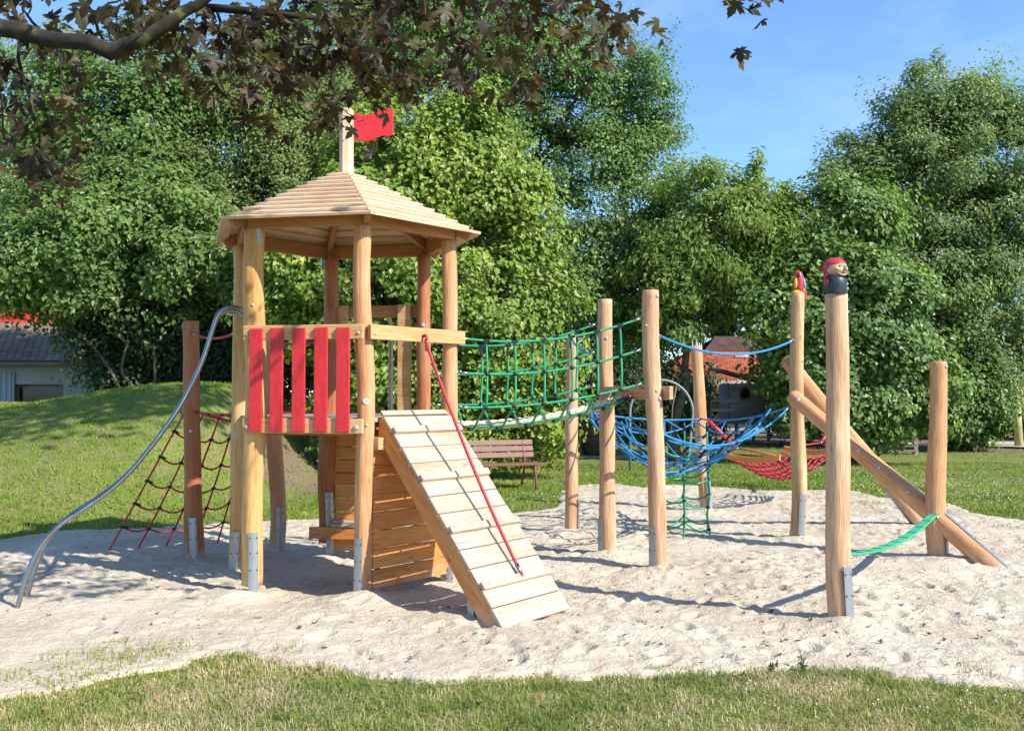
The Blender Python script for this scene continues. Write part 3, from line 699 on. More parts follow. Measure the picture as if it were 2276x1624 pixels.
# twigs reaching the leaf sprays
sprays = []
def twig(pts, r0, n_l, spread):
    pp = [W(x, y, Y) for (x, y, Y) in pts]; q = [pp[0]]
    for i in range(1, len(pp)):
        for t in (.33, .66, 1.0): q.append(pp[i - 1].lerp(pp[i], t) + Vector(r.normal(0, .012, 3)))
    mb.tube(q, [max(.0022, r0 * (1 - .8 * i / (len(q) - 1))) for i in range(len(q))], 5)
    for i in range(int(n_l * .62)):
        k = r.integers(1, len(q)); c_ = q[k]
        sprays.append(c_ + Vector((r.normal(0, spread), r.normal(0, .22), r.normal(-.03, spread * .55))))
twig([(40, 70, YM), (50, 160, 5.3), (80, 260, 5.2), (100, 350, 5.3), (75, 430, 5.2)], .012, 120, .085)
twig([(5, 60, YM), (-10, 180, 5.3), (10, 300, 5.3), (60, 350, 5.2)], .010, 75, .08)
twig([(-40, 60, YM), (-30, 250, 5.4), (-20, 400, 5.4)], .010, 40, .06)
twig([(100, 90, YM), (130, 130, 5.3), (140, 200, 5.2), (120, 270, 5.2), (90, 400, 5.2)], .008, 60, .05)
twig([(110, 88, YM), (60, 30, 5.5), (40, -30, 5.5)], .012, 60, .09)
twig([(240, 110, YM), (210, 40, 5.2), (260, 0, 5.2), (300, -30, 5.2)], .012, 60, .10)
twig([(330, 80, YM), (300, 30, 5.5), (360, 0, 5.5)], .010, 80, .10)
twig([(400, 35, YM), (390, 120, 5.3), (430, 170, 5.2), (400, 190, 5.2)], .008, 70, .10)
twig([(480, 20, YM), (500, 100, 5.2), (520, 190, 5.1), (590, 215, 5.1)], .010, 130, .10)
twig([(520, 24, YM), (540, 75, 5.3), (600, 130, 5.3), (640, 180, 5.2)], .012, 110, .065)
twig([(640, 180, 5.2), (690, 205, 5.1), (730, 225, 5.1), (760, 238, 5.1)], .006, 34, .035)
twig([(770, 245, 5.1), (790, 262, 5.1), (812, 275, 5.1)], .004, 9, .025)
twig([(600, 30, YM), (640, 90, 5.5), (720, 120, 5.5), (820, 150, 5.4), (880, 160, 5.4)], .012, 170, .09)
twig([(700, 42, YM), (760, 90, 5.3), (850, 120, 5.3), (930, 165, 5.2)], .010, 110, .075)
twig([(480, -10, YM), (620, -10, 5.6), (760, 10, 5.6), (880, 10, 5.6), (960, 30, 5.6)], .014, 190, .10)
twig([(760, 48, YM), (800, 70, 5.4), (850, 80, 5.3)], .006, 40, .07)
twig([(960, -80, 5.6), (960, 0, 5.5), (1010, 80, 5.3), (1000, 130, 5.3), (1060, 190, 5.2)], .012, 90, .08)
twig([(1010, 80, 5.3), (1100, 130, 5.2), (1160, 150, 5.1), (1175, 170, 5.1)], .007, 60, .055)
twig([(1100, -80, 5.6), (1200, 20, 5.4), (1280, 60, 5.3), (1300, 120, 5.2)], .012, 90, .075)
twig([(1180, -60, 5.6), (1300, 0, 5.3), (1370, 30, 5.2), (1400, 70, 5.2)], .010, 75, .055)
twig([(1050, -60, 5.6), (1120, 10, 5.5), (1180, 20, 5.4)], .008, 50, .08)
twig([(1500, -160, 5.6), (1600, -60, 5.2), (1650, 0, 5.0), (1668, 30, 5.0)], .008, 12, .05)
SP_ = np.array([tuple(p) for p in sprays] + [tuple(W(x_, y_, 5.0)) for x_, y_ in [(1663, 18), (1640, 0), (1668, -6), (1610, -8), (1672, 2)]])
nL = len(SP_)
D_ = r.normal(0, .45, (nL, 3)); D_[:, 2] -= .85
N_ = r.normal(0, .55, (nL, 3)); N_[:, 2] += .55; N_[:, 1] -= .35
maple_leaves(SP_, D_, N_, .080, r, M['maple'], mt)
# canopy above the picture (it shades the left of the sand)
n2 = 900
UP = np.stack([r.uniform(-5.5, .6, n2), r.uniform(4.2, 6.6, n2), r.uniform(4.1, 5.6, n2)], -1)
UP = UP[(fbm(UP[:, 0], UP[:, 1], .9, 2) > .02)]
D2 = r.normal(0, .5, (len(UP), 3)); D2[:, 2] -= .6; N2 = r.normal(0, .5, (len(UP), 3)); N2[:, 2] += .8
maple_leaves(UP, D2, N2, .14, r, M['maple'], mt, 'upper_crown')
mb.tube([(-5.55, 4.8, 6.6), (-3.5, 6.8, 7.6), (-1.2, 9.0, 8.3), (1.3, 10.9, 8.7)], [.09, .07, .045, .015], 8)  # unseen limb and leaf sprays added to throw dappled shade on the mound
n3 = 1700; q3 = r.normal(0, 1, (n3, 3)) * np.array([1.25, .75, .35]); TP3 = np.array([1.0, 10.75, 8.7]) + q3
TP3 = np.concatenate([TP3, np.array([-.6, 9.6, 8.4]) + r.normal(0, 1, (260, 3)) * np.array([.7, .5, .3])])
maple_leaves(TP3, r.normal(0, .5, TP3.shape) + np.array([0, 0, -.5]), r.normal(0, .5, TP3.shape) + np.array([.3, -.2, .8]), .15, r, M['maple'], mt, 'shade_crown')
mb.build('trunk', M['bark_lichen'], mt)


# ---------------------------------------------------------------- log builder
def logmesh(mb, a, b, r0, r1, seed, wob=.012, n=20, rings=44, rough=.06, kinks=(), round_end=False):
    """hand-peeled trunk: wandering axis, lumpy section, chamfered ends. returns centre(t), radius(t)"""
    rr = random.Random(seed); a, b = Vector(a), Vector(b); d = b - a; Ln = d.length; t0 = d / Ln
    s1 = t0.cross(Vector((0, 1, 0)) if abs(t0.y) < .9 else Vector((1, 0, 0))).normalized(); s2 = t0.cross(s1)
    o = rr.random() * 100
    def cen(t):
        u = t * Ln
        return a + d * t + s1 * wob * 3.4 * noise.noise(Vector((u * .75, o, 0))) * min(1, 6 * t * 1) + s2 * wob * 3.0 * noise.noise(Vector((u * .75, o + 7, 3)))
    def rad(t, th=None):
        u = t * Ln; base = r0 + (r1 - r0) * t
        base *= 1 + .09 * noise.noise(Vector((u * 1.7, o + 20, 0)))
        for (kt, amp, wd) in kinks: base *= 1 + amp * math.exp(-((t - kt) / wd) ** 2)
        if th is None: return base
        f = noise.noise(Vector((math.cos(th) * 1.3 + o, math.sin(th) * 1.3, u * .9))) * rough * 2.2
        f += noise.noise(Vector((math.cos(th) * 3 + o, math.sin(th) * 3, u * 2.6))) * rough * .6
        fc = abs(math.sin(th * 3.5 + o + u * .3)) * rough * -.35
        return base * (1 + f + fc)
    ts = [0] + [i / rings for i in range(1, rings)] + [1 - .006 / Ln * 1.2, 1]
    v0 = len(mb.v); us = []
    for ti, t in enumerate(ts):
        c = cen(t); us.append(t * Ln + o)
        for k in range(n):
            th = 2 * math.pi * k / n; q = rad(t, th)
            if t == 1: q -= .007
            if round_end and t > 1 - .04 / Ln: q -= .010
            mb.v.append(c + (s1 * math.cos(th) + s2 * math.sin(th)) * q)
    m = len(ts)
    for i in range(m - 1):
        for k in range(n):
            k2 = (k + 1) % n; w0, w1 = k / n * r0 * 6.28 + o, (k + 1) / n * r0 * 6.28 + o
            mb.quadface((v0 + i * n + k, v0 + i * n + k2, v0 + (i + 1) * n + k2, v0 + (i + 1) * n + k), [(us[i], w0), (us[i], w1), (us[i + 1], w1), (us[i + 1], w0)], i < m - 2)
    for e, fl in ((0, True), (m - 1, False)):
        idx = [v0 + e * n + k for k in range(n)]; uv = [(math.cos(6.283 * k / n) * r0 * .25 + o, math.sin(6.283 * k / n) * r0) for k in range(n)]
        mb.quadface(idx[::-1] if fl else idx, uv[::-1] if fl else uv)
    return cen, rad
BOLT = None
SC_ = []
def SCREW():
    if not SC_:
        me = BOLT.copy(); me.materials.clear(); me.materials.append(M['screw']); SC_.append(me)
    return SC_[0]
def bolt(parent, p, nrm, size=.013, cap=True):
    """domed bolt cap at p facing nrm"""
    global BOLT
    if BOLT is None:
        b = MB(); prof = [(1.0, -.3), (1.0, .12), (.82, .42), (.45, .58)]; n = 12
        for rr_, z in prof:
            for k in range(n): b.v.append(Vector((rr_ * math.cos(6.283 * k / n), rr_ * math.sin(6.283 * k / n), z)))
        for i in range(3):
            for k in range(n): k2 = (k + 1) % n; b.quadface((i * n + k, i * n + k2, (i + 1) * n + k2, (i + 1) * n + k), [(0, 0)] * 4, True)
        b.quadface([3 * n + k for k in range(n)], [(0, 0)] * n, True)
        BOLT = b.build('bolt', M['bolt']); bpy.data.objects.remove(BOLT); BOLT = bpy.data.meshes[-1] if False else b
        me = bpy.data.meshes.new('bolt'); me.from_pydata([tuple(v) for v in b.v], [], b.f); me.polygons.foreach_set('use_smooth', b.sm); me.materials.append(M['bolt']); BOLT = me
    o = bpy.data.objects.new('bolt', BOLT if size > .0072 else SCREW()); C.objects.link(o); o.parent = parent
    o.location = Vector(p) - base_of(parent); o.rotation_mode = 'QUATERNION'
    o.rotation_quaternion = Vector(nrm).to_track_quat('Z', 'Y'); o.scale = (size,) * 3
    return o
def bracket(parent, cen, rad, Ln, ang, h0=-.1, h1=.42, half=.36, axis=None, name='foot_bracket', flat=False):
    """galvanised angle plate hugging the foot of a log at compass angle ang (0 = towards the camera, + = right)"""
    b = MB(); n = 6; d = (cen(1) - cen(0)).normalized()
    s1 = Vector((math.sin(ang), -math.cos(ang), 0)); s1 = (s1 - d * s1.dot(d)).normalized(); s2 = d.cross(s1)
    hs = [h0, 0, h1 * .5, h1]
    rs = max(rad(max(0, min(1, h / Ln)), k * .3) for h in hs for k in range(21)) * 1.015
    loop = []
    for k in range(n + 1):
        a = -half + 2 * half * k / n; loop.append((math.cos(a), math.sin(a)))
    def P(h, k, out):
        t = h / Ln; c = cen(max(0, t)) if t >= 0 else cen(0) + d * h
        c0, s0 = loop[k]
        return c + (s1 * c0 + s2 * s0) * (rs + out)
    for i in range(len(hs) - 1):
        for k in range(n):
            for out in (0, .007):
                v = len(b.v); b.v += [P(hs[i], k, out), P(hs[i], k + 1, out), P(hs[i + 1], k + 1, out), P(hs[i + 1], k, out)]
                f = [v, v + 1, v + 2, v + 3]; b.quadface(f if out else f[::-1], [(0, 0)] * 4)
    for i in range(len(hs) - 1):
        for k in (0, n):
            v = len(b.v); b.v += [P(hs[i], k, 0), P(hs[i], k, .007), P(hs[i + 1], k, .007), P(hs[i + 1], k, 0)]; b.quadface([v, v + 1, v + 2, v + 3], [(0, 0)] * 4)
    for k in range(n):
        v = len(b.v); b.v += [P(h1, k, 0), P(h1, k + 1, 0), P(h1, k + 1, .007), P(h1, k, .007)]; b.quadface([v, v + 1, v + 2, v + 3], [(0, 0)] * 4)
    o = b.build(name, M['galv'], parent)
    for h in (h1 * .9, h1 * .62, h1 * .3):
        for kk in (1, n - 1):
            p = P(h, kk, .008); c0, s0 = loop[kk]; sb = bolt(o, p, s1 * c0 + s2 * s0, .0068)
            sb.name = 'screw'
    return o
def surf_bolt(parent, cen, rad, Ln, z, ang, size=.013, zbase=0.0):
    """bolt on a near-vertical log at height z, compass angle ang"""
    t = (z - zbase) / Ln; c = cen(t); s = Vector((math.sin(ang), -math.cos(ang), 0))
    # outermost surface in that direction
    return bolt(parent, c + s * (rad(t) * 1.0), s, size)

GB = 0.10    # how deep posts reach below the sand
def post(name, label, base, top, r0, r1, mat, seed, brk=(), bolts=(), group=None, wob=.012, rough=.06, kinks=(), parent=None, brk_h=.42):
    bz = Vector(base)
    lo = bz + (bz - Vector(top)).normalized() * GB
    if parent is None:
        t = thing(name, label, 'post', bz, group)
    else: t = parent
    mb = MB(); cen, rad = logmesh(mb, lo, top, r0, r1, seed, wob, rough=rough, kinks=kinks)
    Ln = (Vector(top) - lo).length
    body = mb.build('trunk' if parent is None else 'post', M[mat], t)
    own = t if parent is None else body
    for (ang, h) in brk: bracket(own, lambda q: cen(q), lambda q, th=None: rad(q, th), Ln, ang, .0, h + GB, axis=None)
    for (z, ang, sz) in bolts: surf_bolt(own, cen, rad, Ln, z + GB, ang, sz)
    return t, cen, rad, Ln
def topz(y, Y): return EYE + (875.7 - y) / FPX * Y

# ---------------------------------------------------------------- the play tower
TC = Vector((-1.474, 8.286, 0)); TR = .95; TA = 19.0
KEYS = {'A': -60, 'B': 0, 'C': 60, 'D': 120, 'E': 180, 'F': -120}
def hexp(a, rad, z=0): q = R(TA + a); return Vector((TC.x + rad * math.sin(q), TC.y - rad * math.cos(q), z))
H = {k: hexp(a, TR) for k, a in KEYS.items()}
H['A'].x += .03; H['F'].x -= .03
DZ = 1.415
tower = thing('play_tower', 'wooden hexagonal play tower with slatted roof, red slat railing and plank ramp', 'play tower', TC)
PT = 2.923
specs = {'A': ('post_yellow', .084, .080, 3, [(R(20), .38)], [(2.31, R(10), .012)], .02, [(.42, .07, .1)]),
         'B': ('post', .070, .068, 4, [(R(-20), .42)], [(1.36, R(15), .013)], .016, []),
         'C': ('post', .072, .066, 15, [(R(10), .2)], [(2.1, R(10), .012)], .014, []),
         'D': ('post_red', .078, .062, 6, [(R(0), .4)], [(2.25, R(0), .02)], .018, []),
         'E': ('post_red', .086, .072, 7, [(R(25), .45)], [(2.25, R(0), .02)], .02, [(.28, .10, .12)]),
         'F': ('post_yellow', .092, .078, 9, [(R(-8), .45)], [], .018, [])}
PC = {}
for k, (mt_, r0, r1, sd_i, brk, bl, wob, kk) in specs.items():
    b0 = H[k].copy(); b0.z = {'A': .19, 'B': .13, 'E': .27}.get(k, 0.0)
    tt = H[k] + Vector((0, 0, PT))
    t_, cen, rad, Ln = post('post', '', b0, tt, r0, r1, mt_, sd_i, (), (), parent=tower, wob=wob, rough=.05, kinks=kk)
    body = [c for c in tower.children][-1]
    for (ang, h) in brk:
        # bracket reaches down into the sand below the raised log foot
        bracket(body, cen, rad, Ln, ang, -(b0.z - GB) - .06 if b0.z > 0 else 0, h + .04, half=.40)
    for (z, ang, sz) in bl: surf_bolt(body, cen, rad, Ln, z - (b0.z - GB), ang, sz)
    PC[k] = (cen, rad, Ln, b0, body)
# maker's badge on the front post
cen, rad, Ln, b0, body = PC['B']; zb = 1.545
p = cen((zb - b0.z + GB) / Ln) ; s = Vector((.18, -.98, 0)).normalized()
bd = MB(); side = s.cross(Vector((0, 0, 1)))
for k in range(16): bd.v.append(p + s * .073 + (side * math.cos(k / 16 * 6.283) + Vector((0, 0, 1)) * math.sin(k / 16 * 6.283)) * .022)
for k in range(16): bd.v.append(p + s * .060 + (side * math.cos(k / 16 * 6.283) + Vector((0, 0, 1)) * math.sin(k / 16 * 6.283)) * .022)
bd.quadface(list(range(16)), [(0, 0)] * 16)
for k in range(16): bd.quadface([k, (k + 1) % 16, 16 + (k + 1) % 16, 16 + k], [(0, 0)] * 4)
M['badge'] = plain('badge_disc', (.62, .60, .52), .4, 0, .05)
bdo = bd.build('badge', M['badge'], body)
lines = MB()
for dz, wl in ((.009, .012), (.003, .013), (-.003, .013), (-.009, .011)):
    lines.box(p + s * .0736 + Vector((0, 0, dz)), side * wl, Vector((0, 0, .0009)), s * .0004)
lines.build('badge_print', M['black'], bdo)

# deck: planks clipped to the hexagon
def clip_hex(x0, x1, poly):
    def clip(pl, f):
        out = []
        for i in range(len(pl)):
            a, b = pl[i], pl[(i + 1) % len(pl)]; fa, fb = f(a), f(b)
            if fa >= 0: out.append(a)
            if fa * fb < 0: out.append(a.lerp(b, fa / (fa - fb)))
        return out
    n_ = hexp(30, 1) - TC; n_.z = 0
    pl = clip(poly, lambda p: (p - TC).dot(n_) - x0); return clip(pl, lambda p: x1 - (p - TC).dot(n_)) if pl else []
hx = [hexp(a, TR * 1.03, DZ - .035) for a in (-60, 0, 60, 120, 180, 240)]
dk = MB(); x0 = -.9
while x0 < .9:
    pl = clip_hex(x0 + .003, x0 + .112, hx)
    if len(pl) > 2: dk.prism([Vector((p.x, p.y, DZ - .035)) for p in pl][::1], (0, 0, .034), seed=x0 * 13)
    x0 += .115
deck = dk.build('deck', M['grey_deck'], tower, bevel=.003)
jb = MB()
for a in (-60, 0, 60, 120, 180, 240):
    p0, p1 = hexp(a, TR * .93, DZ - .09), hexp(a + 60, TR * .93, DZ - .09)
    jb.bar(p0.lerp(p1, .06), p0.lerp(p1, .94), .045, .10)
jb.bar(hexp(-90, .72, DZ - .09), hexp(90, .72, DZ - .09), .05, .095)
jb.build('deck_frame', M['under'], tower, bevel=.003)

# roof: eleven hexagonal courses of lapped boards
def courses():
    N = 11; zE, zP = 2.955, 3.53; rE, rP = 1.235, .10
    sides = []
    for a in (-60, 0, 60, 120, 180, 240):
        rb = MB()
        for i in range(N):
            ro = rE + (rP - rE) * i / N; ri = rE + (rP - rE) * (i + 1.16) / N
            if i == N - 1: ri = max(.03, ri)
            ro *= 1 + .004 * noise.noise(Vector((a, i, 0)))
            zo = zE + (zP - zE) * i / N + .031; zi = zE + (zP - zE) * (i + 1.16) / N + .002
            e = .004
            def P(aa, rr_, z): return hexp(aa, rr_, z)
            o1, o2, i1, i2 = P(a, ro, zo), P(a + 60, ro, zo), P(a, ri, zi), P(a + 60, ri, zi)
            dd = (o2 - o1).normalized(); o1 += dd * e; o2 -= dd * e; i1 += dd * e; i2 -= dd * e
            nrm = (o2 - o1).cross(i1 - o1).normalized(); nrm = nrm if nrm.z > 0 else -nrm
            th = nrm * -.022
            v = len(rb.v); rb.v += [o1, o2, i2, i1, o1 + th, o2 + th, i2 + th, i1 + th]
            s_ = i * 3.1 + a * .7; w_ = (i1 - o1).length; l_ = (o2 - o1).length
            uvt = [(s_, s_), (s_ + l_, s_), (s_ + l_, s_ + w_), (s_, s_ + w_)]
            for F, uvs in (((0, 1, 2, 3), uvt), ((7, 6, 5, 4), uvt[::-1]), ((4, 5, 1, 0), [(s_, .3), (s_ + l_, .3), (s_ + l_, .33), (s_, .33)]), ((3, 2, 6, 7), uvt), ((1, 5, 6, 2), uvt), ((0, 3, 7, 4), uvt)):
                rb.quadface([v + f for f in F], uvs)
        sides.append(rb)
    return sides
roof = MB()
for rb in courses():
    o_ = len(roof.v); roof.v += rb.v
    for f, u, sm_ in zip(rb.f, rb.uv, rb.sm): roof.quadface([i + o_ for i in f], u, sm_)
roof_o = roof.build('roof', M['roof'], tower, bevel=.003)
for a in (-60, 0, 60, 120, 180, 240):
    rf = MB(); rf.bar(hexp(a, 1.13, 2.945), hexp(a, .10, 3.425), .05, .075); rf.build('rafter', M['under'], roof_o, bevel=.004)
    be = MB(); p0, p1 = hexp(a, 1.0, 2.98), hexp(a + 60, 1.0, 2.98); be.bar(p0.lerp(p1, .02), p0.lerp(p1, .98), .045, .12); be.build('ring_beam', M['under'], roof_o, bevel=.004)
    be = MB(); 
# steel straps where posts carry the ring
for k in ('A', 'E'):
    st = MB(); q = H[k]; ang = R(38) if k != 'E' else R(-60); s = Vector((math.sin(ang), -math.cos(ang), 0)); side = s.cross(Vector((0, 0, 1)))
    st.box(q + s * .078 + Vector((0, 0, 2.88)), side * .02, Vector((0, 0, .07)), s * .003); so = st.build('strap', M['galv'], tower, bevel=.002)
    bolt(so, q + s * .082 + Vector((0, 0, 2.92)), s, .008); bolt(so, q + s * .082 + Vector((0, 0, 2.84)), s, .008)
# mast and wooden pennant
ms = MB(); mo = []
mx_ = W(770, 385, TC.y)
for z in (3.42, 4.10, 4.115):
    for k in range(8):
        a = 6.283 * (k + .5) / 8; rr_ = .064 if z < 4.11 else .052
        ms.v.append(Vector((mx_.x + rr_ * math.cos(a), TC.y + rr_ * math.sin(a), z)))
for i in range(2):
    for k in range(8):
        k2 = (k + 1) % 8; ms.quadface((i * 8 + k, i * 8 + k2, (i + 1) * 8 + k2, (i + 1) * 8 + k), [(0 + i, k * .05), (0 + i, k * .05 + .05), (.7 + i * .3, k * .05 + .05), (.7 + i * .3, k * .05)])
ms.quadface([16 + k for k in range(8)], [(0, 0)] * 8)
mast = ms.build('mast', M['roof'], tower)
bolt(mast, (mx_.x - .02, TC.y - .062, 3.83), (-.2, -1, 0), .013)
fl = []
yf = TC.y + .015
def FZ(py_): return EYE + (875.7 - py_) / FPX * TC.y
def FX(px_): return (px_ - 1138) / FPX * TC.y
top_ = [(749, 243), (765, 243), (780, 244), (792, 247), (804, 250), (818, 248), (832, 242), (846, 237), (860, 234), (868, 235), (871, 238)]
bot_ = [(871, 290), (869, 295), (860, 297), (848, 296), (836, 300), (824, 306), (810, 309), (795, 307), (780, 304), (760, 303), (749, 304)]
flag = MB().prism([Vector((FX(x), yf, FZ(y))) for x, y in top_ + bot_], (.06, .018, 0))
fv = MB()
poly = [Vector((FX(x), yf - .11 * (x - 770) / 100 * 0, FZ(y))) for x, y in top_ + bot_]
fv.prism(poly, (0, .02, 0)); fv.build('flag', M['red_paint'], mast, bevel=.003)
bolt(mast, (FX(757), yf - .012, 3.83), (0, -1, 0), .008)

# railings
UP_ = Vector((0, 0, 1))
def edge(k1, k2, out, t, z):
    p = H[k1].lerp(H[k2], t); m = (H[k1] + H[k2]) / 2 - TC; m.z = 0; m.normalize()
    return p + m * out + UP_ * z, m, (H[k2] - H[k1]).normalized()
def rail_bar(name, k1, k2, out, t0, t1, z, h, wd, mat, parent):
    a, m, d = edge(k1, k2, out, t0, z); b, _, _ = edge(k1, k2, out, t1, z)
    return MB().box((a + b) / 2, (b - a) / 2, m * wd / 2, UP_ * h / 2).build(name, M[mat], parent, bevel=.006), m, d
r1_, m_, d_ = rail_bar('top_rail', 'A', 'B', .098, -.045, 1.04, 2.083, .115, .045, 'rail', tower)
r2_, _, _ = rail_bar('bottom_rail', 'A', 'B', .098, -.045, 1.04, 1.352, .115, .045, 'rail', tower)
for t, rr_ in ((-.005, r1_), (1.0, r1_), (.0, r2_), (.985, r2_)):
    z = 2.083 if rr_ is r1_ else 1.352
    p, m, d = edge('A', 'B', .123, t, z - .01); bolt(rr_, p, m, .013 if z > 2 else .021)
for i, t in enumerate((.085, .275, .475, .675, .872)):
    a, m, d = edge('A', 'B', .132, t, 0)
    zt, zb_ = 2.115 + .003 * (i % 2), 1.308
    sl = MB().box(a + UP_ * (zt + zb_) / 2, d * .0545, m * .0105, UP_ * (zt - zb_) / 2).build('red_slat', M['red_paint'], tower, bevel=.005)
    for zz, off in ((zt - .045, -.025), (zt - .025, .03), (zb_ + .05, .025), (zb_ + .03, -.03)):
        s_ = bolt(sl, a + d * off + m * .0105 + UP_ * zz, m, .0035); s_.name = 'screw'
rb_, m_, d_ = rail_bar('entry_rail', 'B', 'C', .092, -.02, 1.09, 2.083, .115, .045, 'rail', tower)
for t in (.03, 1.05):
    p, m, d = edge('B', 'C', .117, t, 2.07); bolt(rb_, p, m, .011)
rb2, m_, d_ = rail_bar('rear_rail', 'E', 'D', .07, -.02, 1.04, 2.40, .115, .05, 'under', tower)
for t in (.35, .6):
    p, m, d = edge('E', 'D', .043, t, 2.40); bolt(rb2, p, -m, .009)
for t in (.13, .80):
    a, m, d = edge('E', 'D', .02, t, 0)
    MB().box(a + UP_ * (2.46 + 1.415) / 2, d * .065, m * .022, UP_ * (2.46 - 1.415) / 2).build('upright_board', M['rail'], tower, bevel=.005)
# fireman's pole behind the rear opening
yp = 9.75; xp = (868.5 - 1138) / FPX * yp
pl = [(xp, yp, -.1), (xp, yp, 1.2), (xp, yp, 2.22), (xp, yp - .03, 2.31), (xp, yp - .12, 2.37), (xp, yp - .40, 2.40)]
fp = MB().tube(pl, .024, 12).build('sliding_pole', M['steel'], tower)
# plank walls below the deck
def plankwall(k1, k2, out, t0, t1, zs, mat, nm, thick=.028):
    b = MB()
    for z0, z1 in zs:
        j = random.uniform(-.004, .004)
        a, m, d = edge(k1, k2, out + j * .4, t0 + j, (z0 + z1) / 2); e, _, _ = edge(k1, k2, out + j * .4, t1, (z0 + z1) / 2)
        b.box((a + e) / 2, (e - a) / 2, m * thick / 2, UP_ * (z1 - z0) / 2)
    return b.build(nm, M[mat], tower, bevel=.005)
zs = []; z = .085
for h in (.152, .152, .146, .146, .146, .142, .084, .082): zs.append((z, z + h - .009)); z += h
fw = plankwall('B', 'C', .028, .075, .96, zs, 'wall', 'front_plank_wall')
for z0, z1 in zs:
    for dz in (.25, .75):
        p, m, d = edge('B', 'C', .049, .115, z0 + (z1 - z0) * dz); s_ = bolt(fw, p, m, .0032); s_.name = 'screw'
b_, m_, d_ = rail_bar('cross_beam', 'B', 'C', .075, .055, .98, 1.215, .095, .10, 'rail', tower)
p, m, d = edge('B', 'C', .125, .115, 1.215); bolt(b_, p, m, .012)
rz = []; z = .10
for h in (.125,) * 10: rz.append((z, z + h - .009)); z += h
plankwall('E', 'D', -.02, .08, .94, rz, 'wall', 'rear_plank_wall')
for k1, k2, t, out in (('B', 'C', .16, .0), ('B', 'C', .955, .02)):
    a, m, d = edge(k1, k2, out, t, .07); MB().box(a, d * .028, m * .004, UP_ * .17).box(a + d * .026 - m * .022, d * .004, m * .024, UP_ * .17).build('wall_foot', M['galv'], tower)
# bench under the tower
a, m, d = edge('E', 'D', -.17, -.12, .285); e, _, _ = edge('E', 'D', -.17, .9, .285)
sb = MB().box((a + e) / 2, (e - a) / 2, m * .02, UP_ * .055).build('seat_front_board', M['wall'], tower, bevel=.006)
bolt(sb, a - m * .021 + d * .06, -m, .016)
a, m, d = edge('E', 'D', -.10, .12, .36); e, _, _ = edge('E', 'D', -.10, .9, .36)
MB().box((a + e) / 2, (e - a) / 2, m * .10, UP_ * .014).box((a + e) / 2 - m * .0 + UP_ * .0301, (e - a) / 2 * .985, m * .07, UP_ * .011).build('seat', M['board'], tower, bevel=.006)

# ---------------------------------------------------------------- plank ramp (child of the tower)
dU = (H['C'] - H['B']).normalized(); nU = ((H['B'] + H['C']) / 2 - TC).normalized(); nU.z = 0; nU.normalize()
TL = W(853, 929, 7.42); TRr = W(1004, 927, 8.02); BL = W(1121, 1391, 6.33); BR = W(1268, 1346, 6.92)
TL.z = TRr.z = 1.425; BL.z = BR.z = .045
ln = ((BL + BR) - (TL + TRr)) / 2; lnn = ln.normalized(); ac = ((TRr - TL) + (BR - BL)) / 2; acn = ac.normalized(); up = acn.cross(lnn); up = up if up.z > 0 else -up
def RP(u, t, h=0): return TL.lerp(TRr, u).lerp(BL.lerp(BR, u), t) + up * h
rm = MB(); NB = 12
for i in range(NB):
    t0, t1 = i / NB + .0020, (i + 1) / NB - .0020
    if i == 0: t0 = 0
    j = random.uniform(-.006, .006); hj = random.uniform(-.0012, .0012)
    c_ = (RP(0 + j, t0) + RP(1 + j, t0) + RP(0 + j, t1) + RP(1 + j, t1)) / 4 + up * (-.014 + hj)
    rm.box(c_, ac / 2, (RP(.5, t1) - RP(.5, t0)) / 2, up * .014)
ramp_o = rm.build('ramp', M['board'], tower, bevel=.007)
tread = MB(); c_ = RP(.5, -.022, -.013); tread.box(c_, ac / 2, lnn * .03 + UP_ * .004, up * .014); tread.build('top_tread', M['board'], ramp_o, bevel=.005)
for k in (1, 4, 7, 10):
    c_ = RP(.5, k / NB, .016); q = MB()
    q.box(c_, ac / 2 * 1.005, lnn * .030, up * .016); bt = q.build('batten', M['board'], ramp_o, bevel=.006)
    for u in (.08, .95): s_ = bolt(bt, RP(u, k / NB, .0325), up, .0045 if k < 10 else .011); s_.name = 'screw'
scr = MB()
for i in range(NB):
    for u in (.055, .94):
        for tt_ in (.28, .72):
            scr.ball(RP(u, (i + tt_) / NB, .0005), .0036, 5, 3)
scr.build('screws', M['galv'], ramp_o)
for u in (.035, .965):
    a, b_ = RP(u, .03, -.095), RP(u, .965, -.095)
    top_a, top_b = RP(u, -.005, -.028), RP(u, .992, -.028)
    pl_ = [top_a, top_b, RP(u, .985, -.05), RP(u, .93, -.165), RP(u, .035, -.165), RP(u, -.015, -.06)]
    q = MB().prism([p - acn * .022 for p in pl_], acn * .044); q.build('stringer', M['wall'], ramp_o, bevel=.004)
for u, t in ((.02, .80), (.3, .70)):
    p = RP(u, t, -.1); p2 = Vector((p.x, p.y, -.08)); MB().box((p + p2) / 2 + acn * -.0, acn * .004, lnn.cross(acn).cross(UP_) * 0 + Vector((.022, -.022, 0)), UP_ * (p.z - p2.z) / 2).build('ramp_foot', M['galv'], ramp_o)

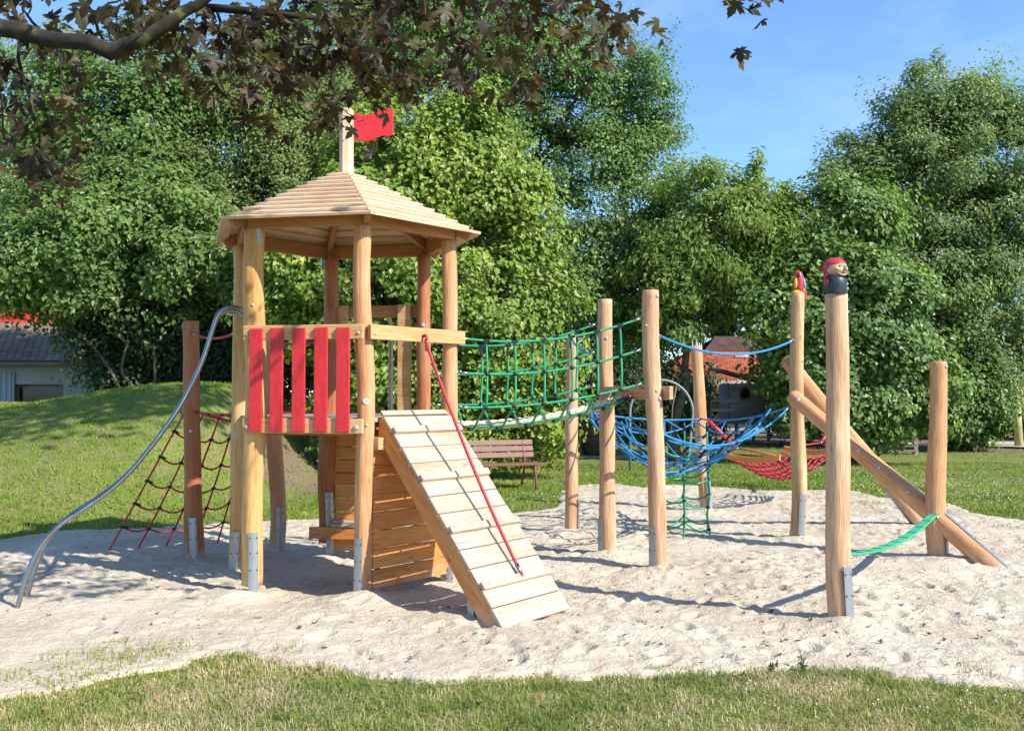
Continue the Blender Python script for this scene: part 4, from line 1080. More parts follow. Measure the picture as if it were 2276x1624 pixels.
# ---------------------------------------------------------------- steel slide rails on the left of the tower
near_px = [(541, 690), (532, 685), (520, 683), (507, 684), (495, 689), (486, 698), (479, 712), (474, 728), (467, 750), (457, 782), (444, 815), (429, 848), (408, 888), (384, 926), (357, 964), (328, 1002), (296, 1040), (262, 1074), (226, 1103), (188, 1129), (152, 1152), (122, 1176), (96, 1205), (75, 1240), (58, 1283), (46, 1322), (37, 1358), (30, 1392)]
def slide_tube(off, label, tail):
    pts = []
    for x, y in near_px:
        X0 = -2.30; fx = (x - 541) / (37 - 541); Y = 7.86 + (6.96 - 7.86) * fx ** 1.0
        pts.append(W(x, y, Y) + Vector(off))
    pts = [pts[0] + Vector((.10, .03, -.05)), ] + pts
    sm = []
    for i in range(len(pts) - 1):
        p0, p1, p2, p3 = pts[max(i - 1, 0)], pts[i], pts[i + 1], pts[min(i + 2, len(pts) - 1)]
        for t in (0, .25, .5, .75):
            sm.append(.5 * ((2 * p1) + (p2 - p0) * t + (2 * p0 - 5 * p1 + 4 * p2 - p3) * t * t + (3 * p1 - p0 - 3 * p2 + p3) * t ** 3))
    sm.append(pts[-1])
    o = MB().tube(sm, .0185, 14).build('slide_rail', M['steel'], origin=(sm[-1].x, sm[-1].y, 0))
    return tag(o, label, 'slide rail', 'steel slide rails at the left of the tower')
slide_tube((0, 0, 0), 'curved stainless steel slide rail, the nearer one with the lower left foot', 0)
slide_tube((-.13, .39, 0), 'curved stainless steel slide rail, the farther one running just behind its twin', 0)

# ---------------------------------------------------------------- free-standing posts
def fpost(label, bx, by, tx_, ty_, w_px, mat, seed, brk=(), bolts=(), wob=.012, rough=.06, kinks=(), group='wooden posts standing in the sand', taper=.93, name='wooden_post'):
    g = G(bx, by); Y = g.y; rr_ = w_px / 2 / FPX * Y
    top = W(tx_, ty_, Y); top.y = Y
    t, cen, rad, Ln = post(name, label, (g.x, g.y, 0), top, rr_ * 1.06, rr_ * taper, mat, seed, brk, (), group, wob, rough, kinks)
    for (px_, py_, sz) in bolts:
        # bolt seen in the photo at a pixel: find the facing point on the log
        z = topz(py_, Y); tt = (z + GB) / Ln; c = cen(min(max(tt, 0), 1)); q = (px_ - 1138) / FPX * Y - c.x
        rc = rad(tt); q = max(-rc * .95, min(rc * .95, q)); s = Vector((q, -math.sqrt(rc * rc - q * q), 0)).normalized()
        bolt(t, c + s * rc * .99, s, sz)
    return t, cen, rad, Ln, g, top
P1 = fpost('slim pinkish wooden post behind the rope bridge, left of the two bridge-end posts', 1269, 1190, 1269, 748, 29, 'post_pale', 101, [(R(70), .42)], [(1283, 990, .012)])
P2 = fpost('wooden post holding the far end of the green bridge ropes', 1352, 1243, 1346, 665, 36, 'post_pale', 102, [(R(-62), .40)], [(1360, 677, .010), (1347, 752, .016), (1329, 975, .012)])
P3 = fpost('thick wooden post holding the near end of the green bridge ropes', 1464, 1275, 1445, 645, 41, 'post_pale', 103, [(R(-42), .42)], [(1460, 658, .019), (1434, 724, .014), (1465, 886, .021), (1457, 868 + 0, .012)], wob=.018, kinks=[(.5, -.06, .12)])
P4 = fpost('leaning wooden post farthest back behind the blue net', 1572, 1140, 1546, 768, 27, 'post', 104, [(R(25), .50)], [(1543, 776, .012)])
P5 = fpost('wooden post topped by the carved parrot', 1771, 1203, 1775, 652, 33, 'post_blond', 105, [(R(8), .52)], [(1780, 802, .016)], taper=.88)
P6 = fpost('tallest wooden post, topped by the carved pirate head', 1870, 1390, 1855, 652, 53, 'post_pale', 106, [(R(24), .42)], [(1863, 1256, .020)], wob=.010, taper=.94)
P7 = fpost('reddish wooden post at the right holding the green strap', 2088, 1252, 2082, 803, 39, 'post', 107, [(R(52), .43)], [(2096, 815, .018), (2079, 1165, .017)])
P8 = fpost('thin distant post behind the pirate post, carrying the red hammock', 1866, 1092, 1864, 800, 22, 'post_pale', 108, [], [], group='wooden posts standing in the sand')
P9 = fpost('square-cut orange wooden post in front of the red climbing net', 433, 1245, 421, 714, 37, 'post_red', 109, [(R(15), .42)], [(427, 866, .018), (431, 957, .018), (403, 724, .012), (407, 940, .012)])
P10 = fpost('wooden post under the back left of the tower beside the red net', 613, 1228, 607, 722, 34, 'post', 110, [(R(28), .46)], [], wob=.016, taper=.95)
# leaning logs
def lean(label, a, b_, r0, r1, mat, seed, bolts, bang, kinks=(), un0=(.2, -.1, 1)):
    t = thing('leaning_log', label, 'log', (b_[0], b_[1], 0), 'logs leaning on the parrot post')
    lo = Vector(b_) + (Vector(b_) - Vector(a)).normalized() * .15
    mb = MB(); cen, rad = logmesh(mb, lo, a, r0, r1, seed, .012, rough=.06, kinks=kinks, round_end=True); Ln = (Vector(a) - lo).length
    mb.build('trunk', M[mat], t)
    d = (Vector(a) - lo).normalized()
    for tt, ang, sz in bolts:
        c = cen(tt); s = Vector((math.sin(ang), -math.cos(ang), 0)); s = (s - d * s.dot(d)).normalized(); bolt(t, c + s * rad(tt) * .99, s, sz)
    # steel strip let into the upper side of the foot
    sp = MB(); un = Vector(un0); un = (un - d * un.dot(d)).normalized(); sd3 = d.cross(un).normalized()
    c0, c1 = cen(.02) + un * (rad(.02) * 1.04), cen(.30) + un * (rad(.30) * 1.03)
    sp.box((c0 + c1) / 2, (c1 - c0) / 2, sd3 * .032, un * .004); so = sp.build('foot_bracket', M['galv'], t, bevel=.002)
    for tt in (.1, .17, .24):
        s_ = bolt(so, cen(tt) + un * (rad(tt) * 1.05 + .003), un, .006); s_.name = 'screw'
    return t
g5 = P5[4]
lean('thick orange log leaning in front of the parrot post, its foot at the far right', W(1758, 880, 10.02), G(2213, 1268), .098, .078, 'post', 201, [(.955, R(-10), .018), (.80, R(-10), .014), (.655, R(-10), .018), (.56, R(-10), .018), (.43, R(-10), .018), (.30, R(-10), .018)], 0, [(.80, .05, .08)])
lean('log leaning behind the parrot post, its foot further back in the sand', W(1747, 800, 10.45), G(2050, 1168), .085, .082, 'post', 202, [], 0, un0=(-.9, -.45, .05))
# a second bracket on the underside of the rear log is hidden; the crossbeam at the end of the bridge
zb_ = topz(873, 8.6)
a = P2[1]((zb_ + GB) / P2[3]); b_ = P3[1]((zb_ + GB) / P3[3]); dd = (b_ - a).normalized(); nn_ = Vector((-dd.y, dd.x, 0)).normalized()
if nn_.y > 0: nn_ = -nn_
ms_ = thing('bridge_landing', 'short wooden crossbeam joining the two posts at the bridge end', 'crossbeam', ((a.x + b_.x) / 2, (a.y + b_.y) / 2, 0))
side_in = Vector((1, .0, 0)); side_in = (side_in - dd * side_in.dot(dd)).normalized()
MB().bar(a + side_in * .07 - dd * .15, b_ + side_in * .085 + dd * .16, .045, .12).build('beam', M['post_pale'], ms_, bevel=.008)
MB().box((a + b_) / 2 + side_in * -.03 + UP_ * .045, (b_ - a) / 2 * .78, side_in * .06, UP_ * .016).build('tread', M['post_pale'], ms_, bevel=.006)

# ---------------------------------------------------------------- carved pirate head
hb = P6[5]; hy = hb.y; hxm = hb.x + .004; z0 = hb.z
M['skin_wood'] = wood('carved_bare_wood', (.50, .33, .19), (.62, .44, .27), (.70, .54, .36), .6, .7)
M['pirate_red'] = plain('glossy_red_paint', (.55, .03, .05), .3, 0, .18, 22, .5, .15)
M['coat'] = plain('black_coat_paint', (.018, .022, .034), .4, 0, .4, 22, .5, .15)
face = R(33); Fd = Vector((math.sin(face), -math.cos(face), 0)); Sd = Vector((Fd.y * -1, Fd.x, 0))  # Sd: towards image right
Sd = Vector((math.cos(face), math.sin(face), 0))
cc = Vector((hxm, hy, z0))
coat = MB(); n = 28; prof = [(.080, -.004), (.0835, .01), (.083, .06), (.082, .095), (.074, .110), (.05, .116)]
for rr_, z in prof:
    for k in range(n):
        a = 6.283 * k / n; q = rr_ * (1 + .02 * noise.noise(Vector((math.cos(a) * 2, math.sin(a) * 2, z * 20))))
        zz = z + (.006 * math.sin(a * 2 + 1) if z < 0 else 0) + (.010 * math.cos(a - 3.4) if z > .1 else 0)
        coat.v.append(cc + Vector((q * math.cos(a), q * math.sin(a), zz)))
for i in range(len(prof) - 1):
    for k in range(n): k2 = (k + 1) % n; coat.quadface((i * n + k, i * n + k2, (i + 1) * n + k2, (i + 1) * n + k), [(0, 0)] * 4, True)
coat.quadface([(len(prof) - 1) * n + k for k in range(n)], [(0, 0)] * n)
p6t = P6[0]
coat_o = coat.build('carved_coat', M['coat'], p6t)
for dz in (.030, .062):
    s = (Fd * .55 + Sd * .28).normalized(); b = MB().ball(cc + s * .084 + UP_ * dz, (.008, .004, .008), 10, 6, (s.cross(UP_), s, UP_)); M.setdefault('cream', plain('cream_paint', (.75, .68, .45), .4)); b.build('button', M['cream'], coat_o)
hc = cc + UP_ * .172
def headpt(th, ph, s=1.0):
    """th around (0 = face direction, + = image right), ph from top"""
    d = Fd * math.cos(th) * math.sin(ph) + Sd * math.sin(th) * math.sin(ph) + UP_ * math.cos(ph)
    r_ = .079 * s
    zz = math.cos(ph); k = 1.0
    chin = max(0, -zz) 
    rx = r_ * (1 - .16 * chin * chin)
    jut = .010 * math.exp(-((ph - 2.2) / .35) ** 2) * max(0, math.cos(th)) ** 4
    brow = .006 * math.exp(-((ph - 1.27) / .12) ** 2) * max(0, math.cos(th)) ** 2
    sock = -.009 * math.exp(-((ph - 1.45) / .13) ** 2) * math.exp(-((abs(th) - .40) / .24) ** 2)
    cheek = .006 * math.exp(-((ph - 1.75) / .2) ** 2) * math.exp(-((abs(th) - .62) / .3) ** 2)
    return hc + Vector((d.x, d.y, 0)) * (rx + jut + brow + sock + cheek) + UP_ * d.z * r_ * .92
hd = MB(); nt_, np_ = 48, 30
for j in range(np_ + 1):
    for k in range(nt_): hd.v.append(headpt(-math.pi + 2 * math.pi * k / nt_, max(.001, math.pi * j / np_)))
for j in range(np_):
    for k in range(nt_): k2 = (k + 1) % nt_; hd.quadface((j * nt_ + k, (j + 1) * nt_ + k, (j + 1) * nt_ + k2, j * nt_ + k2), [(k / nt_ * .5, j / np_ * .25)] * 4, True)
head_o = hd.build('carved_head', M['skin_wood'], p6t)
# headscarf: shell over the crown, lower at the back
sc_ = MB(); J = 14
def hem(th): return 1.12 + .16 * math.sin(th) * -1 * .6 + (1.15 * sstep((abs(th) - 1.15) / 1.1))
for j in range(J + 1):
    for k in range(nt_):
        th = -math.pi + 2 * math.pi * k / nt_; ph = max(.001, float(hem(th)) * j / J); sc_.v.append(headpt(th, ph, 1.075 + .01 * noise.noise(Vector((th * 2, ph * 3, 0)))) - (UP_ * .0))
for k in range(nt_):
    th = -math.pi + 2 * math.pi * k / nt_; sc_.v.append(headpt(th, float(hem(th)) + .03, .97))
for j in range(J + 1):
    for k in range(nt_): k2 = (k + 1) % nt_; sc_.quadface((j * nt_ + k, (j + 1) * nt_ + k, (j + 1) * nt_ + k2, j * nt_ + k2), [(0, 0)] * 4, True)
scarf = sc_.build('headscarf', M['pirate_red'], head_o)
kn_ = MB(); bk = hc - Sd * .068 - Fd * .02 - UP_ * .045
kn_.ball(bk, (.020, .018, .030), 12, 8); kn_.ball(bk + Vector((-.006, .0, -.045)), (.013, .012, .036), 10, 8); kn_.ball(bk + Vector((.026, -.03, -.046)), (.018, .014, .016), 10, 8); kn_.ball(bk + Vector((.008, -.022, -.05)), (.018, .012, .026), 10, 8)
kn_.build('scarf_knot', M['pirate_red'], head_o)
M['dark_paint'] = plain('dark_line_paint', (.06, .012, .010), .5); M['eye_black'] = plain('eye_black', (.01, .01, .012), .25)
nose = MB(); nb = headpt(.0, 1.72); nose.ball(nb + Fd * .010, (.010, .016, .018), 12, 8, (Sd, Fd, UP_)); nose.ball(headpt(.0, 1.5) + Fd * .003, (.007, .009, .018), 10, 8, (Sd, Fd, UP_)); nose.build('nose', M['skin_wood'], head_o)
e_ = headpt(-.46, 1.47); MB().ball(e_, (.0095, .007, .009), 12, 8, (Sd, Fd, UP_)).build('eye', M['eye_black'], head_o)
pt_ = headpt(.52, 1.47, 1.03); MB().ball(pt_, (.020, .006, .021), 12, 8, (Sd, Fd, UP_)).build('eye_patch', M['eye_black'], head_o)
mo_ = []
for i in range(17):
    u = -1 + i / 8; mo_.append(headpt(u * .78 - .04, 2.16 - .34 * u * u, 1.004))
MB().tube(mo_, [.0015 + .0048 * (1 - abs(-1 + i / 8) ** 2) for i in range(17)], 8).build('mouth', M['dark_paint'], head_o)
lip = [p + Vector((0, 0, -.008)) + Fd * .001 for p in mo_]
MB().tube(lip, [.001 + .0055 * (1 - abs(-1 + i / 8) ** 2) for i in range(17)], 8).build('lip', M['skin_wood'], head_o)
crk = MB()
for (a0, a1, p0_, p1_) in ((-.95, -.72, 1.42, 1.30), (-.98, -.74, 1.50, 1.44), (-.95, -.78, 1.60, 1.62)):
    crk.tube([headpt(a0, p0_, 1.0), headpt((a0 + a1) / 2, (p0_ + p1_) / 2 - .02, 1.0), headpt(a1, p1_, 1.0)], .0012, 5)
crk.build('carved_wrinkles', M['skin_wood'], head_o)

# ---------------------------------------------------------------- carved parrot
p5t = P5[0]; pb = P5[5]; pk = 10.26 / FPX
def pp(x, y, dy=0): q = W(x, y, pb.y); return Vector((q.x, pb.y + dy, q.z))
par = MB(); prof = [(1781, 664, 5, 5), (1779, 656, 8, 8), (1777, 648, 10.5, 11), (1776, 640, 12, 12), (1776, 630, 12, 12), (1776, 622, 11.5, 11.5), (1775, 615, 10.6, 10.6), (1774, 609, 9.4, 10), (1774, 604.5, 6.8, 7.4), (1774, 602, 2.5, 2.8)]
n = 20
for x, y, rx, ry in prof:
    c_ = pp(x, y)
    for k in range(n): a = 6.283 * k / n; par.v.append(c_ + Vector((math.cos(a) * rx * pk, math.sin(a) * ry * pk, 0)))
for i in range(len(prof) - 1):
    for k in range(n): k2 = (k + 1) % n; par.quadface((i * n + k, i * n + k2, (i + 1) * n + k2, (i + 1) * n + k), [(0, 0)] * 4, True)
par.quadface([(len(prof) - 1) * n + k for k in range(n)], [(0, 0)] * n, True)
bird = par.build('carved_parrot', M['pirate_red'], p5t)
M['yellow'] = plain('yellow_paint', (.80, .50, .02), .4, 0, .12, 30); M['lblue'] = plain('light_blue_paint', (.12, .38, .55), .4, 0, .15, 30)
MB().ball(pp(1766.5, 629, -.035), (.017, .022, .062), 14, 10).build('wing', M['yellow'], bird)
MB().ball(pp(1785, 631, -.030), (.018, .026, .064), 14, 10, (Vector((.97, .1, .12)), Vector((-.1, 1, 0)), Vector((-.14, 0, .99)))).build('wing', M['lblue'], bird)
MB().tube([pp(1781, 640, -.01), pp(1785, 650, 0), pp(1788, 660, .01), pp(1790, 671, .015)], [.035, .036, .026, .008], 12).build('tail', M['pirate_red'], bird)
MB().ball(pp(1770, 614, -.050), .005, 10, 6).build('eye', M['eye_black'], bird)
MB().tube([pp(1773, 609, -.045), pp(1772.5, 613, -.060), pp(1772.5, 619, -.058)], [.012, .010, .003], 10).build('beak', M['eye_black'], bird)
ft = MB()
for k in range(11):
    a = R(-80 + k * 22 - 40); rr_ = .062 + .0 * k
    c_ = pp(1773, 652); ft.ball(c_ + Vector((math.cos(a - R(10)) * rr_ * .9, math.sin(a - R(10)) * rr_ * .9, -.012 - .012 * (k % 2))), (.016, .014, .024), 8, 6)
ft.tube([pp(1773, 655), pp(1773, 650), pp(1774, 647)], [.068, .066, .050], 16); ft.build('claws', M['yellow'], bird)

# ---------------------------------------------------------------- ropes and nets
def sagpts(a, b_, s, n=16):
    a, b_ = Vector(a), Vector(b_); return [a.lerp(b_, i / n) - UP_ * s * 4 * (i / n) * (1 - i / n) for i in range(n + 1)]
def sag_at(a, b_, s, t): return Vector(a).lerp(Vector(b_), t) - UP_ * s * 4 * t * (1 - t)
KN = None
def knot(parent, p, s=.021):
    global KN
    if KN is None:
        b = MB().ball((0, 0, 0), 1, 10, 7); b.tube([(-1.25, 0, 0), (-.9, 0, 0), (.9, 0, 0), (1.25, 0, 0)], [.5, .62, .62, .5], 8)
        me = bpy.data.meshes.new('knot'); me.from_pydata([tuple(v) for v in b.v], [], b.f); me.polygons.foreach_set('use_smooth', b.sm); me.materials.append(M['black']); KN = me
    o = bpy.data.objects.new('knot', KN); C.objects.link(o); o.parent = parent; o.location = Vector(p) - base_of(parent); o.scale = (s,) * 3; o.rotation_euler = (0, 0, random.random())
    return o
def ferrule(parent, p, d, r_=.0125, l=.055):
    """pressed metal sleeve, thimble and eye at a rope end; d points from the anchor along the rope"""
    d = Vector(d).normalized(); b = MB().tube([p + d * .035, p + d * (.037 + .002), p + d * (.035 + l - .002), p + d * (.035 + l)], [r_ * .8, r_, r_, r_ * .8], 10)
    ring = []; s = d.cross(UP_).normalized(); u = s.cross(d)
    for k in range(13): a = 6.283 * k / 12; ring.append(p + d * .016 + (d * math.cos(a) + u * math.sin(a)) * .017)
    b.tube(ring, .0045, 6, caps=False); b.ball(p - d * .004, .011, 8, 6)
    return b.build('ferrule', M['steel'], parent)
def clampT(parent, p, d):
    b = MB(); p = Vector(p); b.bar(p + Vector(d).normalized() * -.026, p + Vector(d).normalized() * .030, .024, .026)
    b.box(p - UP_ * .028, Vector(d).normalized() * .013, Vector((0, .010, 0)), UP_ * .028); b.tube([p - UP_ * .05, p - UP_ * .105], .0125, 8)
    o = b.build('clamp', M['black'], parent, bevel=.002)
    return o
def nearest_surface(P, pt, toward):
    """point on a post's surface at the height of pt facing toward"""
    t, cen, rad, Ln = P[:4]; z = Vector(pt).z; c = cen(min(1, (z + GB) / Ln)); s = Vector(toward) - c; s.z = 0; s.normalize(); return Vector((c.x, c.y, z)) + s * rad(min(1, (z + GB) / Ln))
TP = {k: (None, v[0], v[1], v[2]) for k, v in PC.items()}
def tsurf(k, z, toward):
    cen, rad, Ln, b0, _ = PC[k]; t = (z - b0.z + GB) / Ln; c = cen(t); s = Vector(toward) - c; s.z = 0; s.normalize(); return Vector((c.x, c.y, z)) + s * rad(t)

# green rope bridge
RN = .0105
nb_ = thing('rope_bridge', 'green net-sided rope bridge with a thick twisted walking rope', 'rope bridge', ((H['C'] + H['D']) / 2 + (P2[4] + P3[4]) / 2) / 2 * 1.0)
nb_.location.z = 0
def levels(key, P, zs_t, zs_p, sg):
    out = []
    for z1, z2, s in zip(zs_t, zs_p, sg):
        a = tsurf(key, z1, P[4] + UP_ * z1); b_ = nearest_surface(P, (0, 0, z2), H[key]); out.append((a, b_, s))
    return out
near = levels('C', P3, (2.085, 1.785, 1.487), (2.285, 2.005, 1.70), (.105, .09, .065))
far = levels('D', P2, (2.10, 1.80, 1.50), (2.29, 2.02, 1.69), (.115, .09, .065))
tA = (H['C'] + H['D']) / 2 + UP_ * 1.325 + (Vector((.755, .656, 0)) * .02)
tB = (P2[4] + P3[4]) / 2; tB = Vector((tB.x - .10, tB.y, 1.555))
thick = (tA, tB, .085)
for lv in (near, far):
    for i, (a, b_, s) in enumerate(lv):
        MB().tube(sagpts(a, b_, s, 22), RN, 8).build('rope', M['green'], nb_)
        ferrule(nb_, a, sag_at(a, b_, s, .04) - a); ferrule(nb_, b_, sag_at(a, b_, s, .96) - b_)
sideA = (H['C'] - H['D']).normalized()
for si, lv in ((1, near), (-1, far)):
    # thin lacing rope beside the walking rope
    lace = []
    for i in range(17): t = i / 16; lace.append(sag_at(*thick, t) + sideA * si * (.052 + .004 * math.sin(i * 3)) - UP_ * .012 + UP_ * .0)
    MB().tube(lace, RN * .9, 8).build('lacing_rope', M['green'], nb_)
    for j, t in enumerate((.150, .300, .455, .605, .745, .875)):
        pts = []
        q0 = sag_at(*lv[0], t); q1 = sag_at(*lv[1], t + .004); q2 = sag_at(*lv[2], t - .004)
        tb = t + .015; c_ = sag_at(*thick, tb) + sideA * si * .055 - UP_ * .015
        out_ = sideA * si * .02
        low = [q0 - UP_ * .03, q0.lerp(q1, .5) + out_ * .35, q1, q1.lerp(q2, .5) + out_ * .7, q2, q2.lerp(c_, .35) - UP_ * .01, q2.lerp(c_, .72) - UP_ * .055, c_ - UP_ * .020]
        sm = []
        for i in range(len(low) - 1):
            p0, p1, p2, p3 = low[max(i - 1, 0)], low[i], low[i + 1], low[min(i + 2, len(low) - 1)]
            for u in (0, .33, .66): sm.append(.5 * ((2 * p1) + (p2 - p0) * u + (2 * p0 - 5 * p1 + 4 * p2 - p3) * u * u + (3 * p1 - p0 - 3 * p2 + p3) * u ** 3))
        sm.append(low[-1]); MB().tube(sm, RN * .95, 8).build('hanger_rope', M['green'], nb_)
        clampT(nb_, q0, lv[0][1] - lv[0][0])
        knot(nb_, q1); knot(nb_, q2); knot(nb_, c_ - UP_ * .018, .02)
# walking rope: three strands laid together
tw = []
for s_i in range(3):
    pts = []; NN = 260
    for i in range(NN + 1):
        t = i / NN; c_ = sag_at(*thick, t); dT = (sag_at(*thick, min(1, t + .01)) - sag_at(*thick, max(0, t - .01))).normalized()
        s1 = dT.cross(UP_).normalized(); s2 = s1.cross(dT); ang = 2 * math.pi * (t * 2.1 / .28) + s_i * 2.094
        pts.append(c_ + (s1 * math.cos(ang) + s2 * math.sin(ang)) * .0215)
    tw.append(pts)
wk = MB()
for p_ in tw: wk.tube(p_, .0245, 10)
wk_o = wk.build('walking_rope', M['beige'], nb_)
for t in (.13, .28, .43, .575, .71, .84):
    c_ = sag_at(*thick, t); dT = (thick[1] - thick[0]).normalized(); s1 = dT.cross(UP_).normalized(); s2 = s1.cross(dT)
    ring = [c_ + (s1 * math.cos(k * 6.283 / 16) + s2 * math.sin(k * 6.283 / 16)) * .049 for k in range(17)]
    MB().tube(ring, .006, 6, caps=False).build('clip_ring', M['galv'], nb_)
e0 = sag_at(*thick, .985); e1 = tB + (tB - tA).normalized() * .10
cl = MB(); dT = (e1 - e0).normalized(); cl.bar(e0 - dT * .03, e1, .10, .022); cl.bar(e0 - dT * .03 - UP_ * .05, e1 - UP_ * .0, .085, .016); cl.build('end_clamp', M['black'], nb_, bevel=.003)
cb = MB(); s1 = dT.cross(UP_).normalized()
for f in (.1, .45, .8):
    for sg_ in (-1, 1): cb.ball(e0.lerp(e1, f) + s1 * sg_ * .035 + UP_ * .015, .011, 8, 6)
cb.build('clamp_bolts', M['steel'], nb_)

# blue net bowl
P1t, P2t, P3t, P4t, P5t = P1, P2, P3, P4, P5
bn = thing('blue_net', 'blue sagging rope net slung between five posts', 'climbing net', (1.9, 10.4, 0))
def ax(P): return P[4]
cm = Vector((1.9, 10.4, 0))
K1 = nearest_surface(P1, (0, 0, topz(912, ax(P1).y)), cm); K2 = nearest_surface(P2, (0, 0, topz(932, ax(P2).y)), cm)
K3 = nearest_surface(P3, (0, 0, topz(958, ax(P3).y)), cm); K4 = nearest_surface(P4, (0, 0, topz(930, ax(P4).y)), cm); K5 = nearest_surface(P5, (0, 0, topz(903, ax(P5).y)), cm)
poly = [K3, K5, K4, K1, K2]; edgesag = [.26, .07, .05, .04, .03]
bl_r = .0105
for i in range(5):
    a, b_ = poly[i], poly[(i + 1) % 5]; MB().tube(sagpts(a, b_, edgesag[i], 18), bl_r, 8).build('edge_rope', M['blue'], bn)
    d0 = (sag_at(a, b_, edgesag[i], .05) - a); ferrule(bn, a, d0)
    if i in (0, 1, 2): ferrule(bn, b_, sag_at(a, b_, edgesag[i], .95) - b_)
# inner net hangs below the edge rope
cen5 = sum((Vector((p.x, p.y, 0)) for p in poly), Vector()) / 5
inner = []
for i in range(5):
    a, b_ = poly[i], poly[(i + 1) % 5]
    for t in [k / 6 for k in range(6)]:
        q = sag_at(a, b_, edgesag[i], t); c2 = Vector((cen5.x, cen5.y, q.z)); f = .10 if t else .16
        p_ = q.lerp(c2, f + .05 * math.sin(math.pi * t)); p_.z -= (.03 if t == 0 else .05 + .13 * math.sin(math.pi * t)) * (0.25 if i == 0 else 1); inner.append(p_)
ni = len(inner)
def inside2(p, pl):
    c = False
    for i in range(len(pl)):
        a, b_ = pl[i], pl[(i + 1) % len(pl)]
        if (a.y > p.y) != (b_.y > p.y) and p.x < (b_.x - a.x) * (p.y - a.y) / (b_.y - a.y) + a.x: c = not c
    return c
def dedge(x, y):
    best = 9; bz = 0; wsum = 0; zs2 = 0
    for i in range(ni):
        a, b_ = inner[i], inner[(i + 1) % ni]; ex, ey = b_.x - a.x, b_.y - a.y; t = max(0, min(1, ((x - a.x) * ex + (y - a.y) * ey) / (ex * ex + ey * ey + 1e-9)))
        d = math.hypot(x - a.x - t * ex, y - a.y - t * ey); z = a.z + (b_.z - a.z) * t
        wgt = 1 / (d + .02) ** 3; wsum += wgt; zs2 += wgt * z; best = min(best, d)
    return best, zs2 / wsum
def bowl(x, y):
    d, z = dedge(x, y); return z - .52 * (1 - math.exp(-(d / .42) ** 1.2))
MB().tube(inner + [inner[0]], bl_r, 8, caps=False).build('rim_rope', M['blue'], bn)
ax_u = Vector((K5.x - K2.x, K5.y - K2.y, 0)).normalized(); ax_v = Vector((-ax_u.y, ax_u.x, 0))
def net_lines(u, v, step, o0):
    out = []
    k = -8
    while k <= 8:
        off = (k + o0) * step; pts = []
        for i in range(-90, 91):
            p = cen5 + v * off + u * (i * .03)
            if inside2(p, inner): pts.append(Vector((p.x, p.y, bowl(p.x, p.y))))
        if len(pts) > 6: out.append((off, pts))
        k += 1
    return out
LU = net_lines(ax_u, ax_v, .32, .5); LV = net_lines(ax_v, ax_u, .32, .3)
for off, pts in LU + LV: MB().tube(pts[::2] + ([pts[-1]] if len(pts) % 2 == 0 else []), bl_r * .92, 8).build('rope', M['blue'], bn)
for off, pts in LU:
    for off2, _ in LV:
        p = cen5 + ax_v * off + ax_u * off2
        if inside2(p, inner): knot(bn, (p.x, p.y, bowl(p.x, p.y)), .018)
# black sleeves where net ropes meet the rim, V-ties up to the edge ropes
for off, pts in LU + LV:
    for e_, f_ in ((pts[0], pts[min(4, len(pts) - 1)]), (pts[-1], pts[-min(5, len(pts))])):
        MB().tube([e_, e_.lerp(f_, .75)], .0165, 8).build('sleeve', M['black'], bn)
for i in (1, 2, 3, 0):
    a, b_ = poly[i], poly[(i + 1) % 5]
    for t in ((.33, .66) if i else (.3, .55, .78)):
        q = sag_at(a, b_, edgesag[i], t)
        js = sorted(range(ni), key=lambda k: (inner[k] - q).length)[:2]
        e1_, e2_ = inner[js[0]], inner[js[1]]
        MB().tube([e1_, q + UP_ * .008, e2_], bl_r * .9, 8).build('tie_rope', M['blue'], bn); knot(bn, q, .018)
# blue hand ropes
def handrope(label, a, b_, s, mat, name='hand_rope', grp=None, cat='rope', r_=.012):
    t = thing(name, label, cat, Vector((a.x, a.y, 0)).lerp(Vector((b_.x, b_.y, 0)), .5), grp)
    MB().tube(sagpts(a, b_, s, 24), r_, 8).build('rope', M[mat], t)
    ferrule(t, a, sag_at(a, b_, s, .05) - a, r_ * 1.25); ferrule(t, b_, sag_at(a, b_, s, .95) - b_, r_ * 1.25); return t
a = nearest_surface(P3, (0, 0, topz(741, P3[4].y)), P5[4]); b_ = nearest_surface(P5, (0, 0, topz(756, P5[4].y)), P3[4])
handrope('bright blue hand rope drooping from the thick bridge post to the parrot post', a, b_, .17, 'blue', grp='blue hand ropes')
a = nearest_surface(P1, (0, 0, topz(757, P1[4].y)), P2[4] + Vector((0, -1, 0))); b_ = nearest_surface(P2, (0, 0, topz(772, P2[4].y)), P1[4] + Vector((0, -1, 0)))
handrope('short blue hand rope between the two slimmer posts at the bridge end', a, b_, .09, 'blue', grp='blue hand ropes')
# green climbing chimney hanging below the blue net
ch = thing('green_net', 'green rope climbing chimney hanging from the blue net to the sand', 'climbing net', (1.98, 10.55, 0))
cc_ = Vector((1.93, 10.62, 0)); chn = 6; rad_c = .30
tops = []
for k in range(chn):
    a_ = R(20 + 60 * k); base_ = cc_ + Vector((math.cos(a_) * rad_c, math.sin(a_) * rad_c, -.08))
    tp = Vector((base_.x, base_.y, 1.28 if math.sin(a_) > .3 else (.98 if math.sin(a_) > -.4 else .88)))
    pts = [base_]
    for j in range(1, 9): t = j / 8; q = base_.lerp(tp, t); q += Vector((noise.noise(Vector((k, j * .5, 0))), noise.noise(Vector((k, j * .5, 5))), 0)) * .035; pts.append(q)
    MB().tube(pts, RN, 8).build('rope', M['green'], ch); tops.append(pts)
    MB().tube([pts[-2].lerp(pts[-1], .4), pts[-1]], .016, 8).build('sleeve', M['black'], ch)
